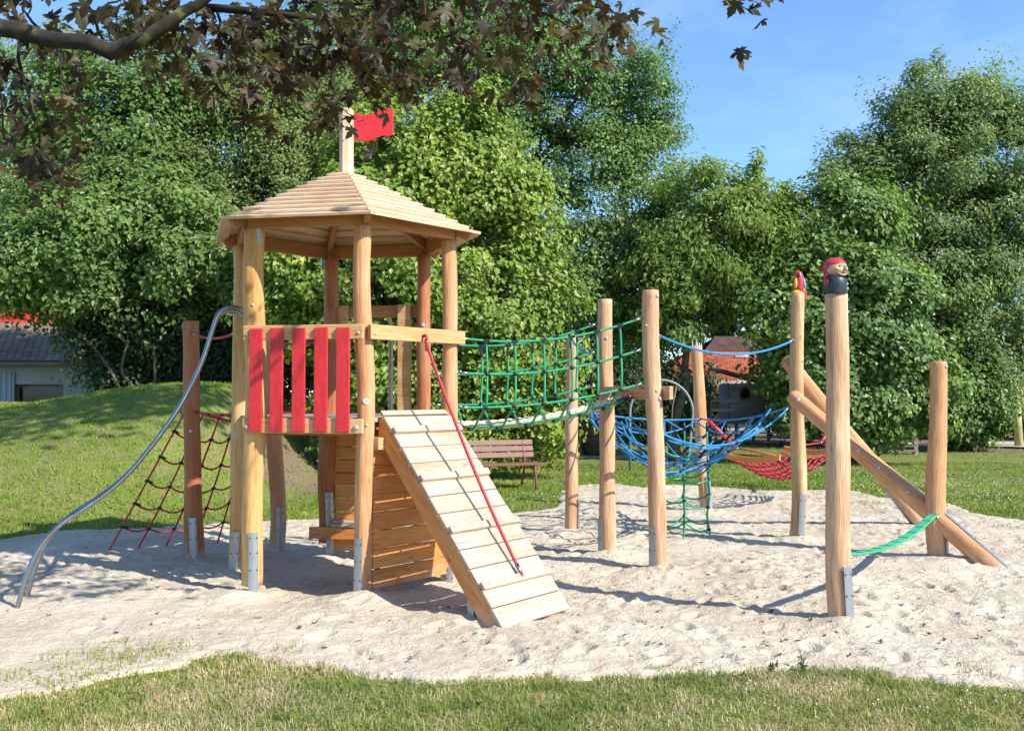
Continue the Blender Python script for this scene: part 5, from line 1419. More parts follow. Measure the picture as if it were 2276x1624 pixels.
def at_z(pts, z):
    for i in range(len(pts) - 1):
        if pts[i].z <= z <= pts[i + 1].z: return pts[i].lerp(pts[i + 1], (z - pts[i].z) / (pts[i + 1].z - pts[i].z))
    return pts[-1]
for j, z in enumerate((.15, .42, .70, .95)):
    for k in range(chn):
        if z > .9 and k not in (0, 1, 2): continue
        zz = z + .06 * math.sin(k * 2 + j); zz2 = z + .06 * math.sin((k + 1) % chn * 2 + j)
        p, q = at_z(tops[k], zz), at_z(tops[(k + 1) % chn], zz2); MB().tube(sagpts(p, q, .045, 8), RN * .95, 8).build('rung_rope', M['green'], ch); knot(ch, p, .018)

# red climbing net left of the tower
rn = thing('red_net', 'red rope climbing net sloping from the tower platform down to the sand', 'climbing net', (-3.2, 9.6, 0))
N1 = nearest_surface(P9, (0, 0, 1.457), Vector((-3.6, 9.5, 0))); N2 = nearest_surface(P10, (0, 0, 1.457), Vector((-2.8, 10, 0)))
F1, F2 = tsurf('F', 1.43, P9[4]), tsurf('E', 1.43, P10[4])
B1, B2 = G(231, 1233), Vector((-2.95, 10.35, 0))
nr = 6; rr_ = .0095
def slope(u, t):
    top = sag_at(N1, N2, .07, u); bot = B1.lerp(B2, u) - UP_ * .05
    s = .05 * math.sin(math.pi * t) * 1.0
    return top.lerp(bot, t) - UP_ * .05 * math.sin(math.pi * u) * math.sin(math.pi * t) * 1.6
for i in range(nr):
    u = i / (nr - 1); MB().tube([slope(u, t / 14) for t in range(15)], rr_, 8).build('rope', M['red'], rn)
for j, t in enumerate((.145, .31, .47, .62, .775)):
    pts = []
    for i in range((nr - 1) * 5 + 1):
        u = i / ((nr - 1) * 5); q = slope(u, t) - UP_ * .035 * abs(math.sin(math.pi * u * (nr - 1))); pts.append(q)
    MB().tube(pts, rr_ * .95, 8).build('rung_rope', M['red'], rn)
    for i in range(nr):
        knot(rn, slope(i / (nr - 1), t), .0185)
    for u0, u1 in ((0, .045), (1, .955)): MB().tube([slope(u0, t), slope(u1, t) - UP_ * .008], .0145, 8).build('sleeve', M['black'], rn)
def plat(u, v):   # horizontal net between tower edge and the two posts
    a, b_ = F1.lerp(F2, u), sag_at(N1, N2, .07, u); return a.lerp(b_, v) - UP_ * .09 * math.sin(math.pi * v) * (.4 + .6 * math.sin(math.pi * u))
for i in range(5): MB().tube([plat(i / 4, v / 10) for v in range(11)], rr_, 8).build('platform_rope', M['red'], rn)
for v in (.02, .27, .52, .77, 1):
    MB().tube([plat(u / 12, v) for u in range(13)], rr_, 8).build('platform_rope', M['red'], rn)
    for i in range(5): knot(rn, plat(i / 4, v), .0165)
ferrule(rn, N1 + Vector((.03, -.02, 0)), F1 - N1); ferrule(rn, F1, N1 - F1); ferrule(rn, N2, F2 - N2)
a = nearest_surface(P9, (0, 0, topz(741, P9[4].y)), H['F'] + Vector((0, -.6, 0))); b_ = tsurf('F', topz(735, 8.4), P9[4])
handrope('red hand rope from the square-cut post to the tower above the red net', a, b_, .055, 'red', grp='red hand ropes')
a = nearest_surface(P10, (0, 0, 2.15), H['E']); b_ = tsurf('E', 2.15, P10[4])
handrope('red hand rope behind the red slats, from the rear post to the tower', a, b_, .055, 'red', grp='red hand ropes')

# climbing rope over the ramp
hk, m, d = edge('B', 'C', .118, .56, 2.075)
bot = RP(.56, 10 / NB, .03)
rt = thing('climbing_rope', 'dark red climbing rope hanging from the entry rail down the plank ramp', 'rope', (bot.x, bot.y, 0))
MB().tube(sagpts(hk + m * .03 - UP_ * .04, bot, .085, 26), .0125, 10).build('rope', M['red'], rt)
MB().tube([hk, hk + m * .03 + UP_ * .005, hk + m * .045 - UP_ * .02, hk + m * .03 - UP_ * .05], .0125, 10).build('rope_eye', M['red'], rt)
MB().tube([hk - m * .02, hk + m * .015], .012, 10).ball(hk + m * .02, .014, 8, 6).build('hook', M['black'], rt)
ferrule(rt, hk + m * .03 - UP_ * .035, Vector((0, 0, -1)) + (bot - hk).normalized() * .6, .0165, .06); ferrule(rt, bot, sag_at(hk, bot, .085, .93) - bot, .0165, .065)

# green slack strap between pirate post and right post
a = nearest_surface(P6, (0, 0, .47), P7[4]) ; b_ = nearest_surface(P7, (0, 0, .475), P6[4] + Vector((.0, -1.2, 0)))
sp_ = thing('balance_strap', 'flat green slack strap of parallel ropes between the pirate post and right post', 'strap', Vector(((a.x + b_.x) / 2, (a.y + b_.y) / 2, 0)))
dd = (b_ - a).normalized(); s1 = dd.cross(UP_).normalized()
M['strap_green'] = ropemat('strap_green_rope', (.03, .36, .17), (.015, .22, .10))
for i in range(5):
    o_ = s1 * (i - 2) * .0155
    MB().tube(sagpts(a + dd * .09 + o_, b_ - dd * .09 + o_, .09, 26), .0102, 8).build('rope', M['strap_green'], sp_)
for e_, q in ((a, 1), (b_, -1)):
    c_ = e_ + dd * q * .085 - UP_ * .02
    MB().tube([c_ - s1 * .050, c_ + s1 * .050], .010, 8).build('spreader_bar', M['steel'], sp_)
    for i in range(3): MB().tube([e_, (e_ + c_) / 2 + s1 * (i - 1) * .03 + UP_ * .006, c_ + s1 * (i - 1) * .045], .0062, 6).build('chain_link', M['steel'], sp_)
    for i in range(5): MB().tube([c_ + s1 * (i - 2) * .0155 - dd * q * .02, c_ + s1 * (i - 2) * .0155 + UP_ * .012, c_ + s1 * (i - 2) * .0155 + dd * q * .03], .0125, 8).build('rope_loop', M['green'], sp_)
for k in range(1, 10):
    c_ = sag_at(a + dd * .09, b_ - dd * .09, .09, k / 10) - UP_ * .0 + UP_ * .011
    MB().box(c_, dd * .003, s1 * .038, UP_ * .0016).build('stitching', M['black'], sp_)

# red hammock beyond the blue net
hm = thing('net_hammock', 'red net hammock with two curved wooden spreader bars behind the parrot post', 'hammock', (3.85, 13.5, 0))
c1, c2 = W(1671, 1021, 12.74), W(1800, 1004, 14.3); hd_ = Vector((c2.x - c1.x, c2.y - c1.y, 0)).normalized(); hs = Vector((-hd_.y, hd_.x, 0)) * -1
if hs.x < 0: hs = -hs
def hbar(c_):
    pts_t = []; N_ = 12; top_l, bot_l = [], []
    for i in range(N_ + 1): u = -1 + 2 * i / N_; top_l.append(c_ + hs * u * .40 + UP_ * (.035 + .045 * u * u)); bot_l.append(c_ + hs * u * .40 + UP_ * (-.045 + .055 * u * u))
    return top_l + bot_l[::-1]
for c_ in (c1, c2):
    q = MB().prism([p - hd_ * .018 for p in hbar(c_)], hd_ * .036, seed=3); q.build('spreader_bar', M['wall'], hm, bevel=.004)
def hpt(u, v):
    a = c1 + hs * u * .36 + UP_ * (-.03 + .05 * u * u); b_ = c2 + hs * u * .36 + UP_ * (-.03 + .05 * u * u)
    return a.lerp(b_, v) - UP_ * (.30 * math.sin(math.pi * v) * (1 - .35 * u * u))
for i in range(9): u = -1 + i / 4; MB().tube([hpt(u, v / 14) for v in range(15)], .0125, 6).build('rope', M['red'], hm)
for j in range(1, 12): MB().tube([hpt(-1 + i / 6, j / 12) for i in range(13)], .0125, 6).build('cross_rope', M['red'], hm)
nk = 0
for i in range(9):
    for j in range(1, 12):
        u = -1 + i / 4; knot(hm, hpt(u, j / 12), .021)
A4 = nearest_surface(P4, (0, 0, topz(931, P4[4].y)), c1); A8 = nearest_surface(P8, (0, 0, topz(930, P8[4].y)), c2)
j1, j2 = W(1638, 996, 12.8), W(1824, 984, 14.7)
for A_, J_, c_ in ((A4, j1, c1), (A8, j2, c2)):
    MB().tube([A_, A_.lerp(J_, .94)], .026, 10).build('red_sleeve', M['red_paint'], hm)
    for s_ in (-1, 1): MB().tube([J_, c_ + hs * s_ * .37 + UP_ * .06], .011, 8).build('sling_rope', M['red'], hm)
    MB().tube([A_.lerp(J_, .93), J_ ], .016, 8).ball(J_, .02, 8, 6).build('shackle', M['steel'], hm)

# ---------------------------------------------------------------- park bench
bh = thing('park_bench', 'brown slatted park bench standing on the lawn behind the ramp', 'bench', (-.15, 16.1, 0))
bd_ = Vector((.93, .37, 0)).normalized(); bf = Vector((bd_.y, -bd_.x, 0))   # bd_: along the seat to its right end, bf: front
br = Vector((.47, 16.15, 0)); Lb = 1.85
def bp(s, f, z): return br - bd_ * s + bf * f + UP_ * z
for i, (f, z) in enumerate(((.20, .430), (.08, .425), (-.04, .42), (-.16, .42))):
    MB().box(bp(Lb / 2, f, z), bd_ * (Lb / 2 + .02), bf * .052, UP_ * .018).build('seat_slat', M['brown_paint'], bh, bevel=.005)
for i, z in enumerate((.56, .665, .77)):
    f = -.235 - (z - .45) * .30; MB().box(bp(Lb / 2, f, z), bd_ * (Lb / 2), bf * .016 + UP_ * .004, UP_ * .043 - bf * .012).build('back_slat', M['brown_paint'], bh, bevel=.005)
    
for s in (.18, Lb - .18):
    fr = MB()
    fr.tube([bp(s, .30, -.05), bp(s, .27, .15), bp(s, .235, .30), bp(s, .23, .39), bp(s, .17, .405), bp(s, -.2, .395)], .021, 8)
    fr.tube([bp(s, -.40, -.05), bp(s, -.30, .18), bp(s, -.22, .395), bp(s, -.27, .6), bp(s, -.345, .81)], .021, 8)
    lg = fr.build('leg_frame', M['brown_paint'], bh)
    for z in (.56, .665, .77): bolt(lg, bp(s, -.21 - (z - .45) * .30, z), bf, .011)

# ---------------------------------------------------------------- houses, playhouse and things under the trees
M['plaster'] = plain('pale_render', (.38, .38, .35), .9, 0, .1, 3)
M['glass'] = plain('dark_window', (.02, .025, .03), .12, 0, .1, 2, .6)
def tilemat(name, c):
    m = bpy.data.materials.new(name); t, b, _ = nodes(m)
    br_ = t.nodes.new('ShaderNodeTexBrick'); br_.inputs['Scale'].default_value = 1; br_.inputs['Brick Width'].default_value = .22; br_.inputs['Row Height'].default_value = .28; br_.inputs['Mortar Size'].default_value = .02
    br_.inputs['Color1'].default_value = (*c, 1); br_.inputs['Color2'].default_value = (*[x * .75 for x in c], 1); br_.inputs['Mortar'].default_value = (*[x * .35 for x in c], 1)
    t.links.new(uvc(t), br_.inputs['Vector']); n = noise_tex(t, objc(t), .9, 5, .7)
    t.links.new(mixc(t, .8, br_.outputs[0], ramp(t, n, [(.35, (.55, .55, .55)), (.65, (1.2, 1.15, 1.1))]), 'MULTIPLY'), b.inputs['Base Color']); b.inputs['Roughness'].default_value = 1; b.inputs['Specular IOR Level'].default_value = .02
    bump(t, b, br_.outputs[1], -.6, .03); return m
M['tile_red'] = tilemat('red_roof_tile', (.46, .13, .07)); M['tile_grey'] = tilemat('grey_roof_tile', (.30, .225, .175)); M['tile_bright'] = tilemat('bright_red_tile', (.62, .05, .035)); M['tile_dark'] = tilemat('dark_roof_tile', (.14, .085, .07))
def roof_slab(b, p00, p10, p11, p01, th=.12):
    p = [Vector(q) for q in (p00, p10, p11, p01)]; n = (p[1] - p[0]).cross(p[3] - p[0]).normalized(); n = n if n.z > 0 else -n
    lx = (p[1] - p[0]).length; ly = (p[3] - p[0]).length; v = len(b.v); b.v += [q + n * th / 2 for q in p] + [q - n * th / 2 for q in p]
    uv = [(0, 0), (lx, 0), (lx, ly), (0, ly)]
    for F in ((0, 1, 2, 3), (7, 6, 5, 4), (0, 4, 5, 1), (1, 5, 6, 2), (2, 6, 7, 3), (3, 7, 4, 0)): b.quadface([v + f for f in F], [uv[f % 4] for f in F])
    return b
# left bungalow
hl = thing('bungalow', 'pale rendered bungalow with a grey tiled roof behind the left mound', 'house', (-14.5, 29, 0))
hw = MB(); X0, X1, Y0, Y1 = -25.5, -10.6, 27.0, 34.0; ze = 2.55
# wall with real window openings
wins = [(-16.4, -14.85), (-14.15, -12.75)]; zw0, zw1 = .9, 1.88
xs_ = [X0] + [c for w_ in wins for c in w_] + [X1]
for i in range(len(xs_) - 1):
    a0, a1 = xs_[i], xs_[i + 1]
    if (a0, a1) in wins:
        hw.box(((a0 + a1) / 2, Y0, zw0 / 2), ((a1 - a0) / 2, 0, 0), (0, .15, 0), (0, 0, zw0 / 2)); hw.box(((a0 + a1) / 2, Y0, (zw1 + ze) / 2), ((a1 - a0) / 2, 0, 0), (0, .15, 0), (0, 0, (ze - zw1) / 2))
    else: hw.box(((a0 + a1) / 2, Y0, ze / 2), ((a1 - a0) / 2, 0, 0), (0, .15, 0), (0, 0, ze / 2))
hw.box((X1, (Y0 + Y1) / 2, ze / 2), (.15, 0, 0), (0, (Y1 - Y0) / 2 - .15, 0), (0, 0, ze / 2)); hw.box(((X0 + X1) / 2, Y1, ze / 2), ((X1 - X0) / 2, 0, 0), (0, .15, 0), (0, 0, ze / 2)); hw.box((X0, (Y0 + Y1) / 2, ze / 2), (.15, 0, 0), (0, (Y1 - Y0) / 2 - .15, 0), (0, 0, ze / 2))
hw.build('wall', M['plaster'], hl)
M['white'] = plain('white_frame', (.6, .6, .6), .5)
for a0, a1 in wins:
    wf = MB(); cx_ = (a0 + a1) / 2; hw_ = (a1 - a0) / 2; cz = (zw0 + zw1) / 2; hz_ = (zw1 - zw0) / 2
    for sx_ in (-1, 1): wf.box((cx_ + sx_ * (hw_ - .04), Y0 + .03, cz), (.04, 0, 0), (0, .05, 0), (0, 0, hz_))
    for sz_ in (-1, 1): wf.box((cx_, Y0 + .03, cz + sz_ * (hz_ - .04)), (hw_ - .08, 0, 0), (0, .048, 0), (0, 0, .04))
    wo_ = wf.build('window', M['old'], hl); MB().box((cx_, Y0 + .05, cz), (hw_ - .07, 0, 0), (0, .01, 0), (0, 0, hz_ - .07)).build('pane', M['glass'], wo_)
cu = MB(); 
for i in range(9): cu.box((-14.75 + i * .075, Y0 - .19 - .02 * (i % 2), 1.6), (.036, 0, 0), (0, .015, 0), (0, 0, .62))
M['cloth'] = plain('grey_blue_cloth', (.34, .40, .43), .9); cu.build('awning_curtain', M['cloth'], hl)
rfm = roof_slab(MB(), (X0 - .5, Y0 - .6, ze - .06), (X1 + .5, Y0 - .6, ze - .06), (X1 + .5, 30.5, 3.85), (X0 - .5, 30.5, 3.85)); roof_slab(rfm, (X0 - .5, Y1 + .6, ze - .06), (X1 + .5, Y1 + .6, ze - .06), (X1 + .5, 30.52, 3.85), (X0 - .5, 30.52, 3.85)); rl = rfm.build('roof', M['tile_grey'], hl)
MB().bar((X0 - .5, Y0 - .68, ze - .10), (X1 + .5, Y0 - .68, ze - .10), .10, .09).build('gutter', M['old'], rl)
roof_slab(MB(), (-14.0, 28.35, 3.10), (-13.2, 28.35, 3.10), (-13.2, 28.95, 3.34), (-14.0, 28.95, 3.34), .06).build('skylight', M['lblue'], rl)
h2 = thing('red_roofed_house', 'house with a bright red roof showing above the grey bungalow roof', 'house', (-24, 38.5, 0))
MB().box((-24.5, 38.5, 1.6), (6.6, 0, 0), (0, 2.6, 0), (0, 0, 1.6)).build('wall', M['plaster'], h2)
rfm = roof_slab(MB(), (-32, 35.4, 3.1), (-17.3, 35.4, 3.1), (-17.3, 38.5, 4.95), (-32, 38.5, 4.95)); roof_slab(rfm, (-32, 41.6, 3.1), (-17.3, 41.6, 3.1), (-17.3, 38.52, 4.95), (-32, 38.52, 4.95)); rfm.build('roof', M['tile_bright'], h2)
# right house with orange-red roof
h3 = thing('tiled_roof_house', 'low house with a weathered orange-red tiled roof and two skylights', 'house', (10.5, 45, 0))
MB().box((11, 46, 1.1), (7.0, 0, 0), (0, 4, 0), (0, 0, 1.1)).build('wall', M['plaster'], h3)
def yz(y, Y): return topz(y, Y)
e0, e1 = 41.0, 46.5
rfm = roof_slab(MB(), (5.6, e0, yz(880, e0)), (18.6, e0, yz(880, e0)), (16.2, e1, yz(783, e1)), (8.7, e1, yz(783, e1)))
roof_slab(rfm, (5.6, 51, 1.9), (18.6, 51, 1.9), (16.2, e1 + .02, yz(783, e1)), (8.7, e1 + .02, yz(783, e1))); r3 = rfm.build('roof', M['tile_red'], h3)
def on3(px_, f): Y = e0 + (e1 - e0) * f; return Vector(((px_ - 1138) / FPX * Y, Y, yz(880, e0) + (yz(783, e1) - yz(880, e0)) * f))
for px_, f in ((1648, .83), (1706, .66)):
    a_ = on3(px_ - 14, f) ; b0_ = on3(px_ + 10, f); c0_ = on3(px_ + 17, f + .07); d0_ = on3(px_ - 5, f + .07); up_ = Vector((0, -.08, .12))
    roof_slab(MB(), a_ + up_, b0_ + up_, c0_ + up_, d0_ + up_, .08).build('skylight', M['white'], r3)
h4 = thing('dark_roofed_house', 'more distant house with a dark brown roof peak above the orange one', 'house', (13.3, 56, 0))
MB().box((13.2, 58, 2), (1.9, 0, 0), (0, 2, 0), (0, 0, 2)).build('wall', M['plaster'], h4)
roof_slab(roof_slab(MB(), (11.3, 55.5, 4.1), (15.6, 55.5, 4.1), (14.6, 58, 5.1), (12.5, 58, 5.1)), (11.3, 60.5, 4.1), (15.6, 60.5, 4.1), (14.6, 58.02, 5.1), (12.5, 58.02, 5.1)).build('roof', M['tile_dark'], h4)
# old playhouse on stilts
ph_ = thing('playhouse', 'weathered grey wooden playhouse on stilts with a round window', 'playhouse', (7.2, 31, 0))
PY = 31.0
def pw(x, y, Y=PY): q = W(x, y, Y); return q
x0_, x1_ = pw(1620, 880).x, pw(1700, 880).x; zf, zt_ = topz(934, PY), topz(838, PY); zt2 = topz(852, PY)
pwm = MB(); rcx, rcz, rcr = pw(1656, 874).x, topz(874, PY), .17
rows = 9; zz0 = zf
for i in range(rows):
    za, zb2 = zf + (zt2 - zf) * i / rows + .006, zf + (zt2 - zf) * (i + 1) / rows; zc = (za + zb2) / 2
    hlf = math.sqrt(max(0, rcr ** 2 - min(abs(za - rcz), abs(zb2 - rcz), abs(zc - rcz)) ** 2))
    if hlf > .03: pwm.box(((x0_ + rcx - hlf) / 2, PY, zc), ((rcx - hlf - x0_) / 2, 0, 0), (0, .02, 0), (0, 0, (zb2 - za) / 2)); pwm.box(((x1_ + rcx + hlf) / 2, PY, zc), ((x1_ - rcx - hlf) / 2, 0, 0), (0, .02, 0), (0, 0, (zb2 - za) / 2))
    else: pwm.box(((x0_ + x1_) / 2, PY, zc), ((x1_ - x0_) / 2, 0, 0), (0, .02, 0), (0, 0, (zb2 - za) / 2))
pwm.box((x1_, PY + .7, (zf + zt2) / 2), (.02, 0, 0), (0, .66, 0), (0, 0, (zt2 - zf) / 2)); pwm.box((x0_, PY + .7, (zf + zt2) / 2), (.02, 0, 0), (0, .66, 0), (0, 0, (zt2 - zf) / 2)); pwm.box(((x0_ + x1_) / 2, PY + 1.4, (zf + zt2) / 2), ((x1_ - x0_) / 2, 0, 0), (0, .02, 0), (0, 0, (zt2 - zf) / 2))
M['grey_wood'] = wood('weathered_grey_wood', (.22, .21, .20), (.32, .31, .29), (.40, .39, .37), .85, 1.2)
pwm.build('wall', M['grey_wood'], ph_)
ring = [Vector((rcx + rcr * 1.08 * math.cos(k * 6.283 / 20), PY - .03, rcz + rcr * 1.08 * math.sin(k * 6.283 / 20))) for k in range(21)]
MB().tube(ring, .028, 6, caps=False).build('window_ring', M['old'], ph_)
roof_slab(MB(), (x0_ - .3, PY - .35, zt_ + .22), (x1_ + .45, PY - .35, zt2 - .1), (x1_ + .45, PY + 1.7, zt2 - .02), (x0_ - .3, PY + 1.7, zt_ + .32), .09).build('roof', M['old'], ph_)
fm = MB(); fm.box(((x0_ + x1_) / 2 - .35, PY + .4, zf - .05), ((x1_ - x0_) / 2 + .55, 0, 0), (0, 1.1, 0), (0, 0, .045)); fm.build('floor', M['old'], ph_)
for x_ in (x0_ - .75, x0_ + .1, x1_ - .05):
    for y_ in (PY - .6, PY + 1.3): MB().tube([(x_, y_, -.1), (x_, y_, zf - .1 if x_ > x0_ else zf + .75)], .06, 8).build('leg', M['old'], ph_)
MB().bar((x0_ - .75, PY - .62, zf + .65), (x0_ + .1, PY - .62, zf + .65), .05, .09).bar((x0_ - .75, PY - .62, zf + .35), (x0_ + .1, PY - .62, zf + .35), .05, .09).build('railing', M['grey_wood'], ph_)
ld = MB()
for i in range(5): ld.box((x0_ + 1.0, PY - .95 - .12 * i, zf - .1 - .13 * i), (.3, 0, 0), (0, .05, 0), (0, 0, .02))
ld.build('steps', M['grey_wood'], ph_)
# steel arch with a hanging rod
M['arch_steel'] = plain('weathered_grey_steel', (.20, .24, .25), .6, .1)
ar = thing('steel_arch', 'tall grey tubular steel arch seen through the blue net', 'climbing arch', (W(1470, 900, 20).x, 20, 0))
ac_ = W(1470, 900, 20.0); rr_a = 70 / FPX * 20; pts = [Vector((ac_.x - rr_a, 20, -.1)), Vector((ac_.x - rr_a, 20, topz(925, 20)))]
for k in range(0, 19): a_ = math.pi - math.pi * k / 18; pts.append(Vector((ac_.x + rr_a * math.cos(a_), 20, topz(918, 20) + .70 * math.sin(a_))))
pts.append(Vector((ac_.x + rr_a * .86, 20, .3))); pts.append(Vector((ac_.x + rr_a * .72, 20, -.1)))
MB().tube(pts, .029, 10).build('tube', M['arch_steel'], ar)
q = pts[14]; MB().tube([q, (q.x - .10, 20, q.z - .45), (q.x - .15, 20, .55)], .016, 8).build('hanging_rod', M['old'], ar)
# swing frame at the far right
M['swing_wood'] = wood('pressure_treated_log', (.34, .30, .13), (.48, .42, .20), (.60, .52, .28))
sf_ = thing('swing_frame', 'yellowish log A-frame of a swing at the far right edge', 'swing', (W(2262, 980, 29).x, 29, 0))
ap = W(2257, 838, 29.0)
MB().tube([(W(2238, 980, 29).x, 28.3, -.1), (ap.x, 29, ap.z - .05)], [.125, .10], 10).build('leg', M['swing_wood'], sf_)
MB().tube([(W(2296, 985, 29).x, 28.6, -.1), (ap.x + .03, 29.0, ap.z - .2)], [.125, .10], 10).build('leg', M['swing_wood'], sf_)
MB().tube([(ap.x - .1, 29.1, ap.z - .1), (ap.x + 3.4, 30.8, ap.z - .12)], [.09, .09], 10).build('crossbeam', M['swing_wood'], sf_)
for dx_, yy_ in ((3.0, 30.0), (3.8, 31.6)): MB().tube([(ap.x + dx_ + .2, yy_, -.1), (ap.x + 3.25, 30.7, ap.z - .1)], [.11, .09], 10).build('leg', M['swing_wood'], sf_)
sg = MB()
for k in range(24): sg.v.append(Vector((W(2290, 975, 29).x + 2.3 * math.cos(k * 6.283 / 24) * (1 + .1 * math.sin(k * 5)), 29.4 + 1.7 * math.sin(k * 6.283 / 24) * (1 + .1 * math.cos(k * 7)), .055)))
sg.quadface(list(range(24)), [(0, 0)] * 24); o = sg.build('sand_patch', M['sand']); o['kind'] = 'structure'
# blue climbing panel with wooden steps under the hazel
bpn = thing('blue_panel_climber', 'small wooden climber with a bright blue panel half hidden under the hazel', 'climbing frame', (W(2015, 980, 25).x, 25, 0))
xb = W(2022, 950, 25).x; M['blue_paint'] = plain('blue_paint', (.01, .13, .62), .4, 0, .3, 8)
bz0, bz1 = topz(962, 25), topz(898, 25)
MB().box((xb, 25, (bz0 + bz1) / 2), (.12, .05, 0), (0, .02, 0), (0, 0, (bz1 - bz0) / 2)).build('panel', M['blue_paint'], bpn, bevel=.005)
for dx_ in (-.55, .18): MB().box((xb + dx_, 25.1, .6), (.05, 0, 0), (0, .05, 0), (0, 0, .68)).build('post', M['old'], bpn)
for i in range(4): MB().box((xb - .19, 25.02 - .06 * i, .12 + .13 * i), (.40 - .02 * i, 0, 0), (0, .05, 0), (0, 0, .035)).build('step', M['old'], bpn)

# ---------------------------------------------------------------- weeds and fallen leaves
M['dead_leaf'] = leafmat('dead_leaf', [(0, (.10, .03, .02)), (.5, (.16, .07, .035)), (1, (.30, .16, .06))], .15, .7, .2, (1.3, 1, .6))
M['dead_leaf_dark'] = plain('dark_dead_leaf', (.10, .03, .025), .8, 0, .4, 30); M['dead_leaf_tan'] = plain('tan_dead_leaf', (.34, .17, .07), .8, 0, .4, 30)
def leafmesh(nm, mat, sd4, curl):
    r4 = random.Random(sd4); me = bpy.data.meshes.new(nm); vs = []
    for (x, y) in OUT[1:]: vs.append((x, y, curl * (x * x + .6 * y * y) + r4.uniform(-.05, .05)))
    me.from_pydata([(0, .15, .02)] + vs, [], [(0, i + 1, (i + 1) % len(vs) + 1) for i in range(len(vs))]); me.materials.append(mat); return me
LMs = [leafmesh('fallen_leaf', M['dead_leaf_dark'], 1, .5), leafmesh('fallen_leaf', M['dead_leaf_dark'], 2, .9), leafmesh('fallen_leaf', M['dead_leaf_tan'], 3, .6)]
lr = random.Random(5)
leaf_px = [(450, 1378), (540, 1388), (260, 1408), (390, 1370), (865, 1398), (1020, 1352), (1460, 1370), (1555, 1360), (1700, 1424), (1790, 1418), (1610, 1410), (2100, 1432), (1915, 1455), (1655, 1380), (2000, 1335), (820, 1465), (915, 1470), (1130, 1485), (1440, 1400), (1240, 1405), (700, 1400), (1330, 1460), (2230, 1380), (640, 1345), (1040, 1440)]
for i in range(60):
    if i < len(leaf_px): g = G(*leaf_px[i])
    else: g = G(lr.uniform(30, 2250), lr.uniform(1350, 1480))
    if float(sand_dist(np.array([g.x]), np.array([g.y]))[0]) < .02: continue
    me = LMs[lr.choice([0, 0, 1, 1, 2])]; o = bpy.data.objects.new('fallen_leaf', me); C.objects.link(o)
    s = lr.uniform(.014, .034); o.scale = (s, s, s); o.location = (g.x, g.y, sand_z(g.x, g.y) + .006); o.rotation_euler = (lr.uniform(-.5, .5), lr.uniform(-.5, .5), lr.uniform(0, 6.28))
    tag(o, 'small curled dead leaf lying on the pale sand', 'fallen leaf', 'fallen leaves on the sand')
g = G(2058, 1282); o = bpy.data.objects.new('fallen_leaf', LMs[2]); C.objects.link(o); o.scale = (.045,) * 3; o.location = (g.x, g.y, sand_z(g.x, g.y) + .012); o.rotation_euler = (.3, .2, 1)
tag(o, 'large red-brown maple leaf lying alone on the sand in front of the right post', 'fallen leaf')
for i in range(40):
    g = G(lr.uniform(20, 2250), lr.uniform(1500, 1610))
    if float(sand_dist(np.array([g.x]), np.array([g.y]))[0]) > -.05: continue
    me = LMs[lr.choice([0, 1, 2, 2])]; o = bpy.data.objects.new('fallen_leaf', me); C.objects.link(o)
    s = lr.uniform(.014, .030); o.scale = (s, s, s); o.location = (g.x, g.y, float(ground_h(g.x, g.y)) + .045); o.rotation_euler = (lr.uniform(-.6, .6), lr.uniform(-.6, .6), lr.uniform(0, 6.28))
    tag(o, 'small dead leaf caught in the foreground grass', 'fallen leaf', 'fallen leaves in the foreground grass')
nchip = 3400; cx = rng.uniform(-4.5, 6.8, nchip); cy = rng.uniform(5.3, 15.8, nchip)
kk = (sand_dist(cx, cy) > .05) & ((fbm(cx, cy, .9, 2) > -.05) | (rng.random(nchip) < .2)) & ~((cx < -.2) & (cy < 7.8) & (rng.random(nchip) < .7)); cx, cy = cx[kk], cy[kk]; nchip = len(cx)
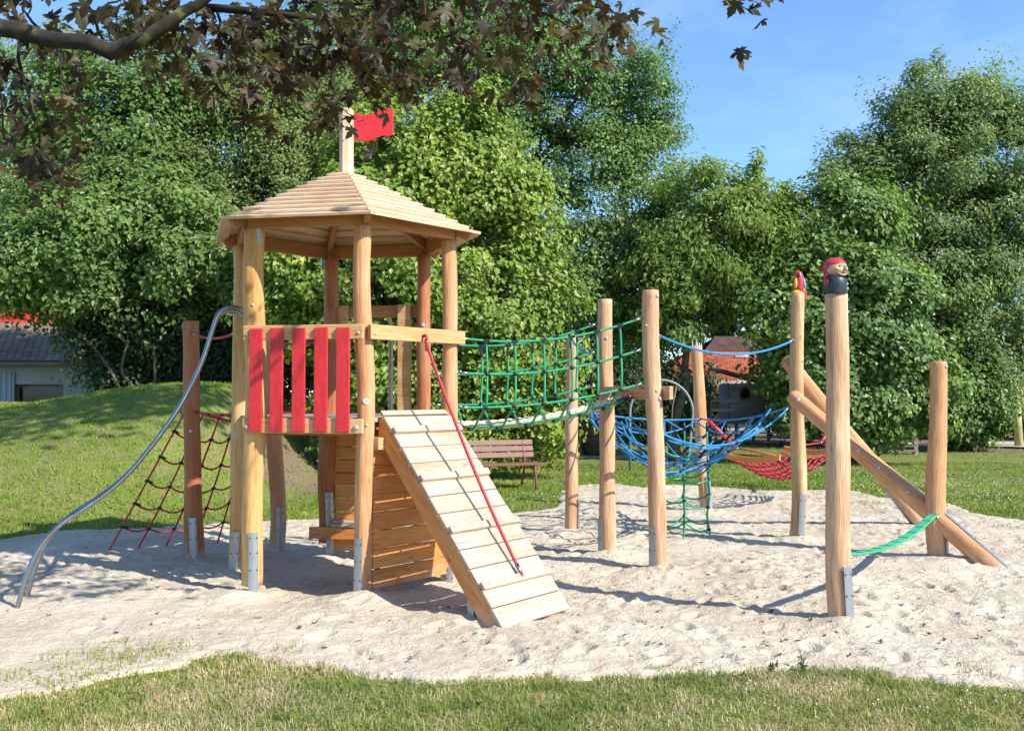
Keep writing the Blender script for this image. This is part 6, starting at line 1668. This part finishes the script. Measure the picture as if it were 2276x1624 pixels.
cz = np.array([sand_z(a, b) for a, b in zip(cx, cy)]) + .004
ca = rng.uniform(0, 3.14, nchip); cl_ = rng.uniform(.009, .032, nchip); cw = rng.uniform(.004, .011, nchip)
q4 = np.array([(-1, -.4), (.2, -1), (1, .3), (-.3, 1)])
V = np.stack([np.stack([cx + a * cl_ * np.cos(ca) - b * cw * np.sin(ca), cy + a * cl_ * np.sin(ca) + b * cw * np.cos(ca), cz + rng.uniform(0, .006, nchip)], -1) for a, b in q4], 1).reshape(-1, 3)
ii = np.arange(nchip) * 4
M['chip'] = leafmat('bark_chip', [(0, (.04, .03, .02)), (.5, (.10, .07, .045)), (.8, (.20, .16, .11)), (1, (.34, .29, .22))], .02, .9, .1, (1, 1, 1))
tag(np_mesh('bark_chips', V, np.stack([ii, ii + 1, ii + 2, ii + 3], -1), M['chip'], False, rng.random(nchip)), 'tiny dark bark and wood chips strewn through the churned sand', 'wood chips', kind='stuff')
# two little weeds on the near sand edge
def weed(px_, py_, h, label, sd5):
    r5 = np.random.default_rng(sd5); g = G(px_, py_); t = thing('weed', label, 'weed', (g.x, g.y, 0))
    b = MB(); Ps, Ns = [], []
    for s in range(3):
        e = Vector((g.x + r5.normal(0, .02), g.y + r5.normal(0, .01), h * (1 if s == 0 else r5.uniform(.5, .8)))); b.tube([(g.x, g.y, -.01), Vector((g.x, g.y, 0)).lerp(e, .5), e], [.003, .0025, .0015], 5)
        for j in range(9): f = r5.uniform(.15, .95); q = Vector((g.x, g.y, 0)).lerp(e, f); Ps.append(tuple(q)); Ns.append(r5.normal(0, .6, 3) + np.array([0, 0, .8]))
        b.ball(e, (.005, .005, .012), 6, 4)
    V, F = leaf_cloud(np.array(Ps), np.array(Ns), .03, r5, .5, -.2); np_mesh('leaves', V, F, M['leaf_mid'], False, r5.random(len(Ps)), parent=t); b.build('stem', M['bark'], t)
weed(1709, 1496, .075, 'smaller leafy weed at the near sand edge, left of a bushier one', 3); weed(1786, 1492, .09, 'bushier leafy weed at the near sand edge below the pirate post', 4)
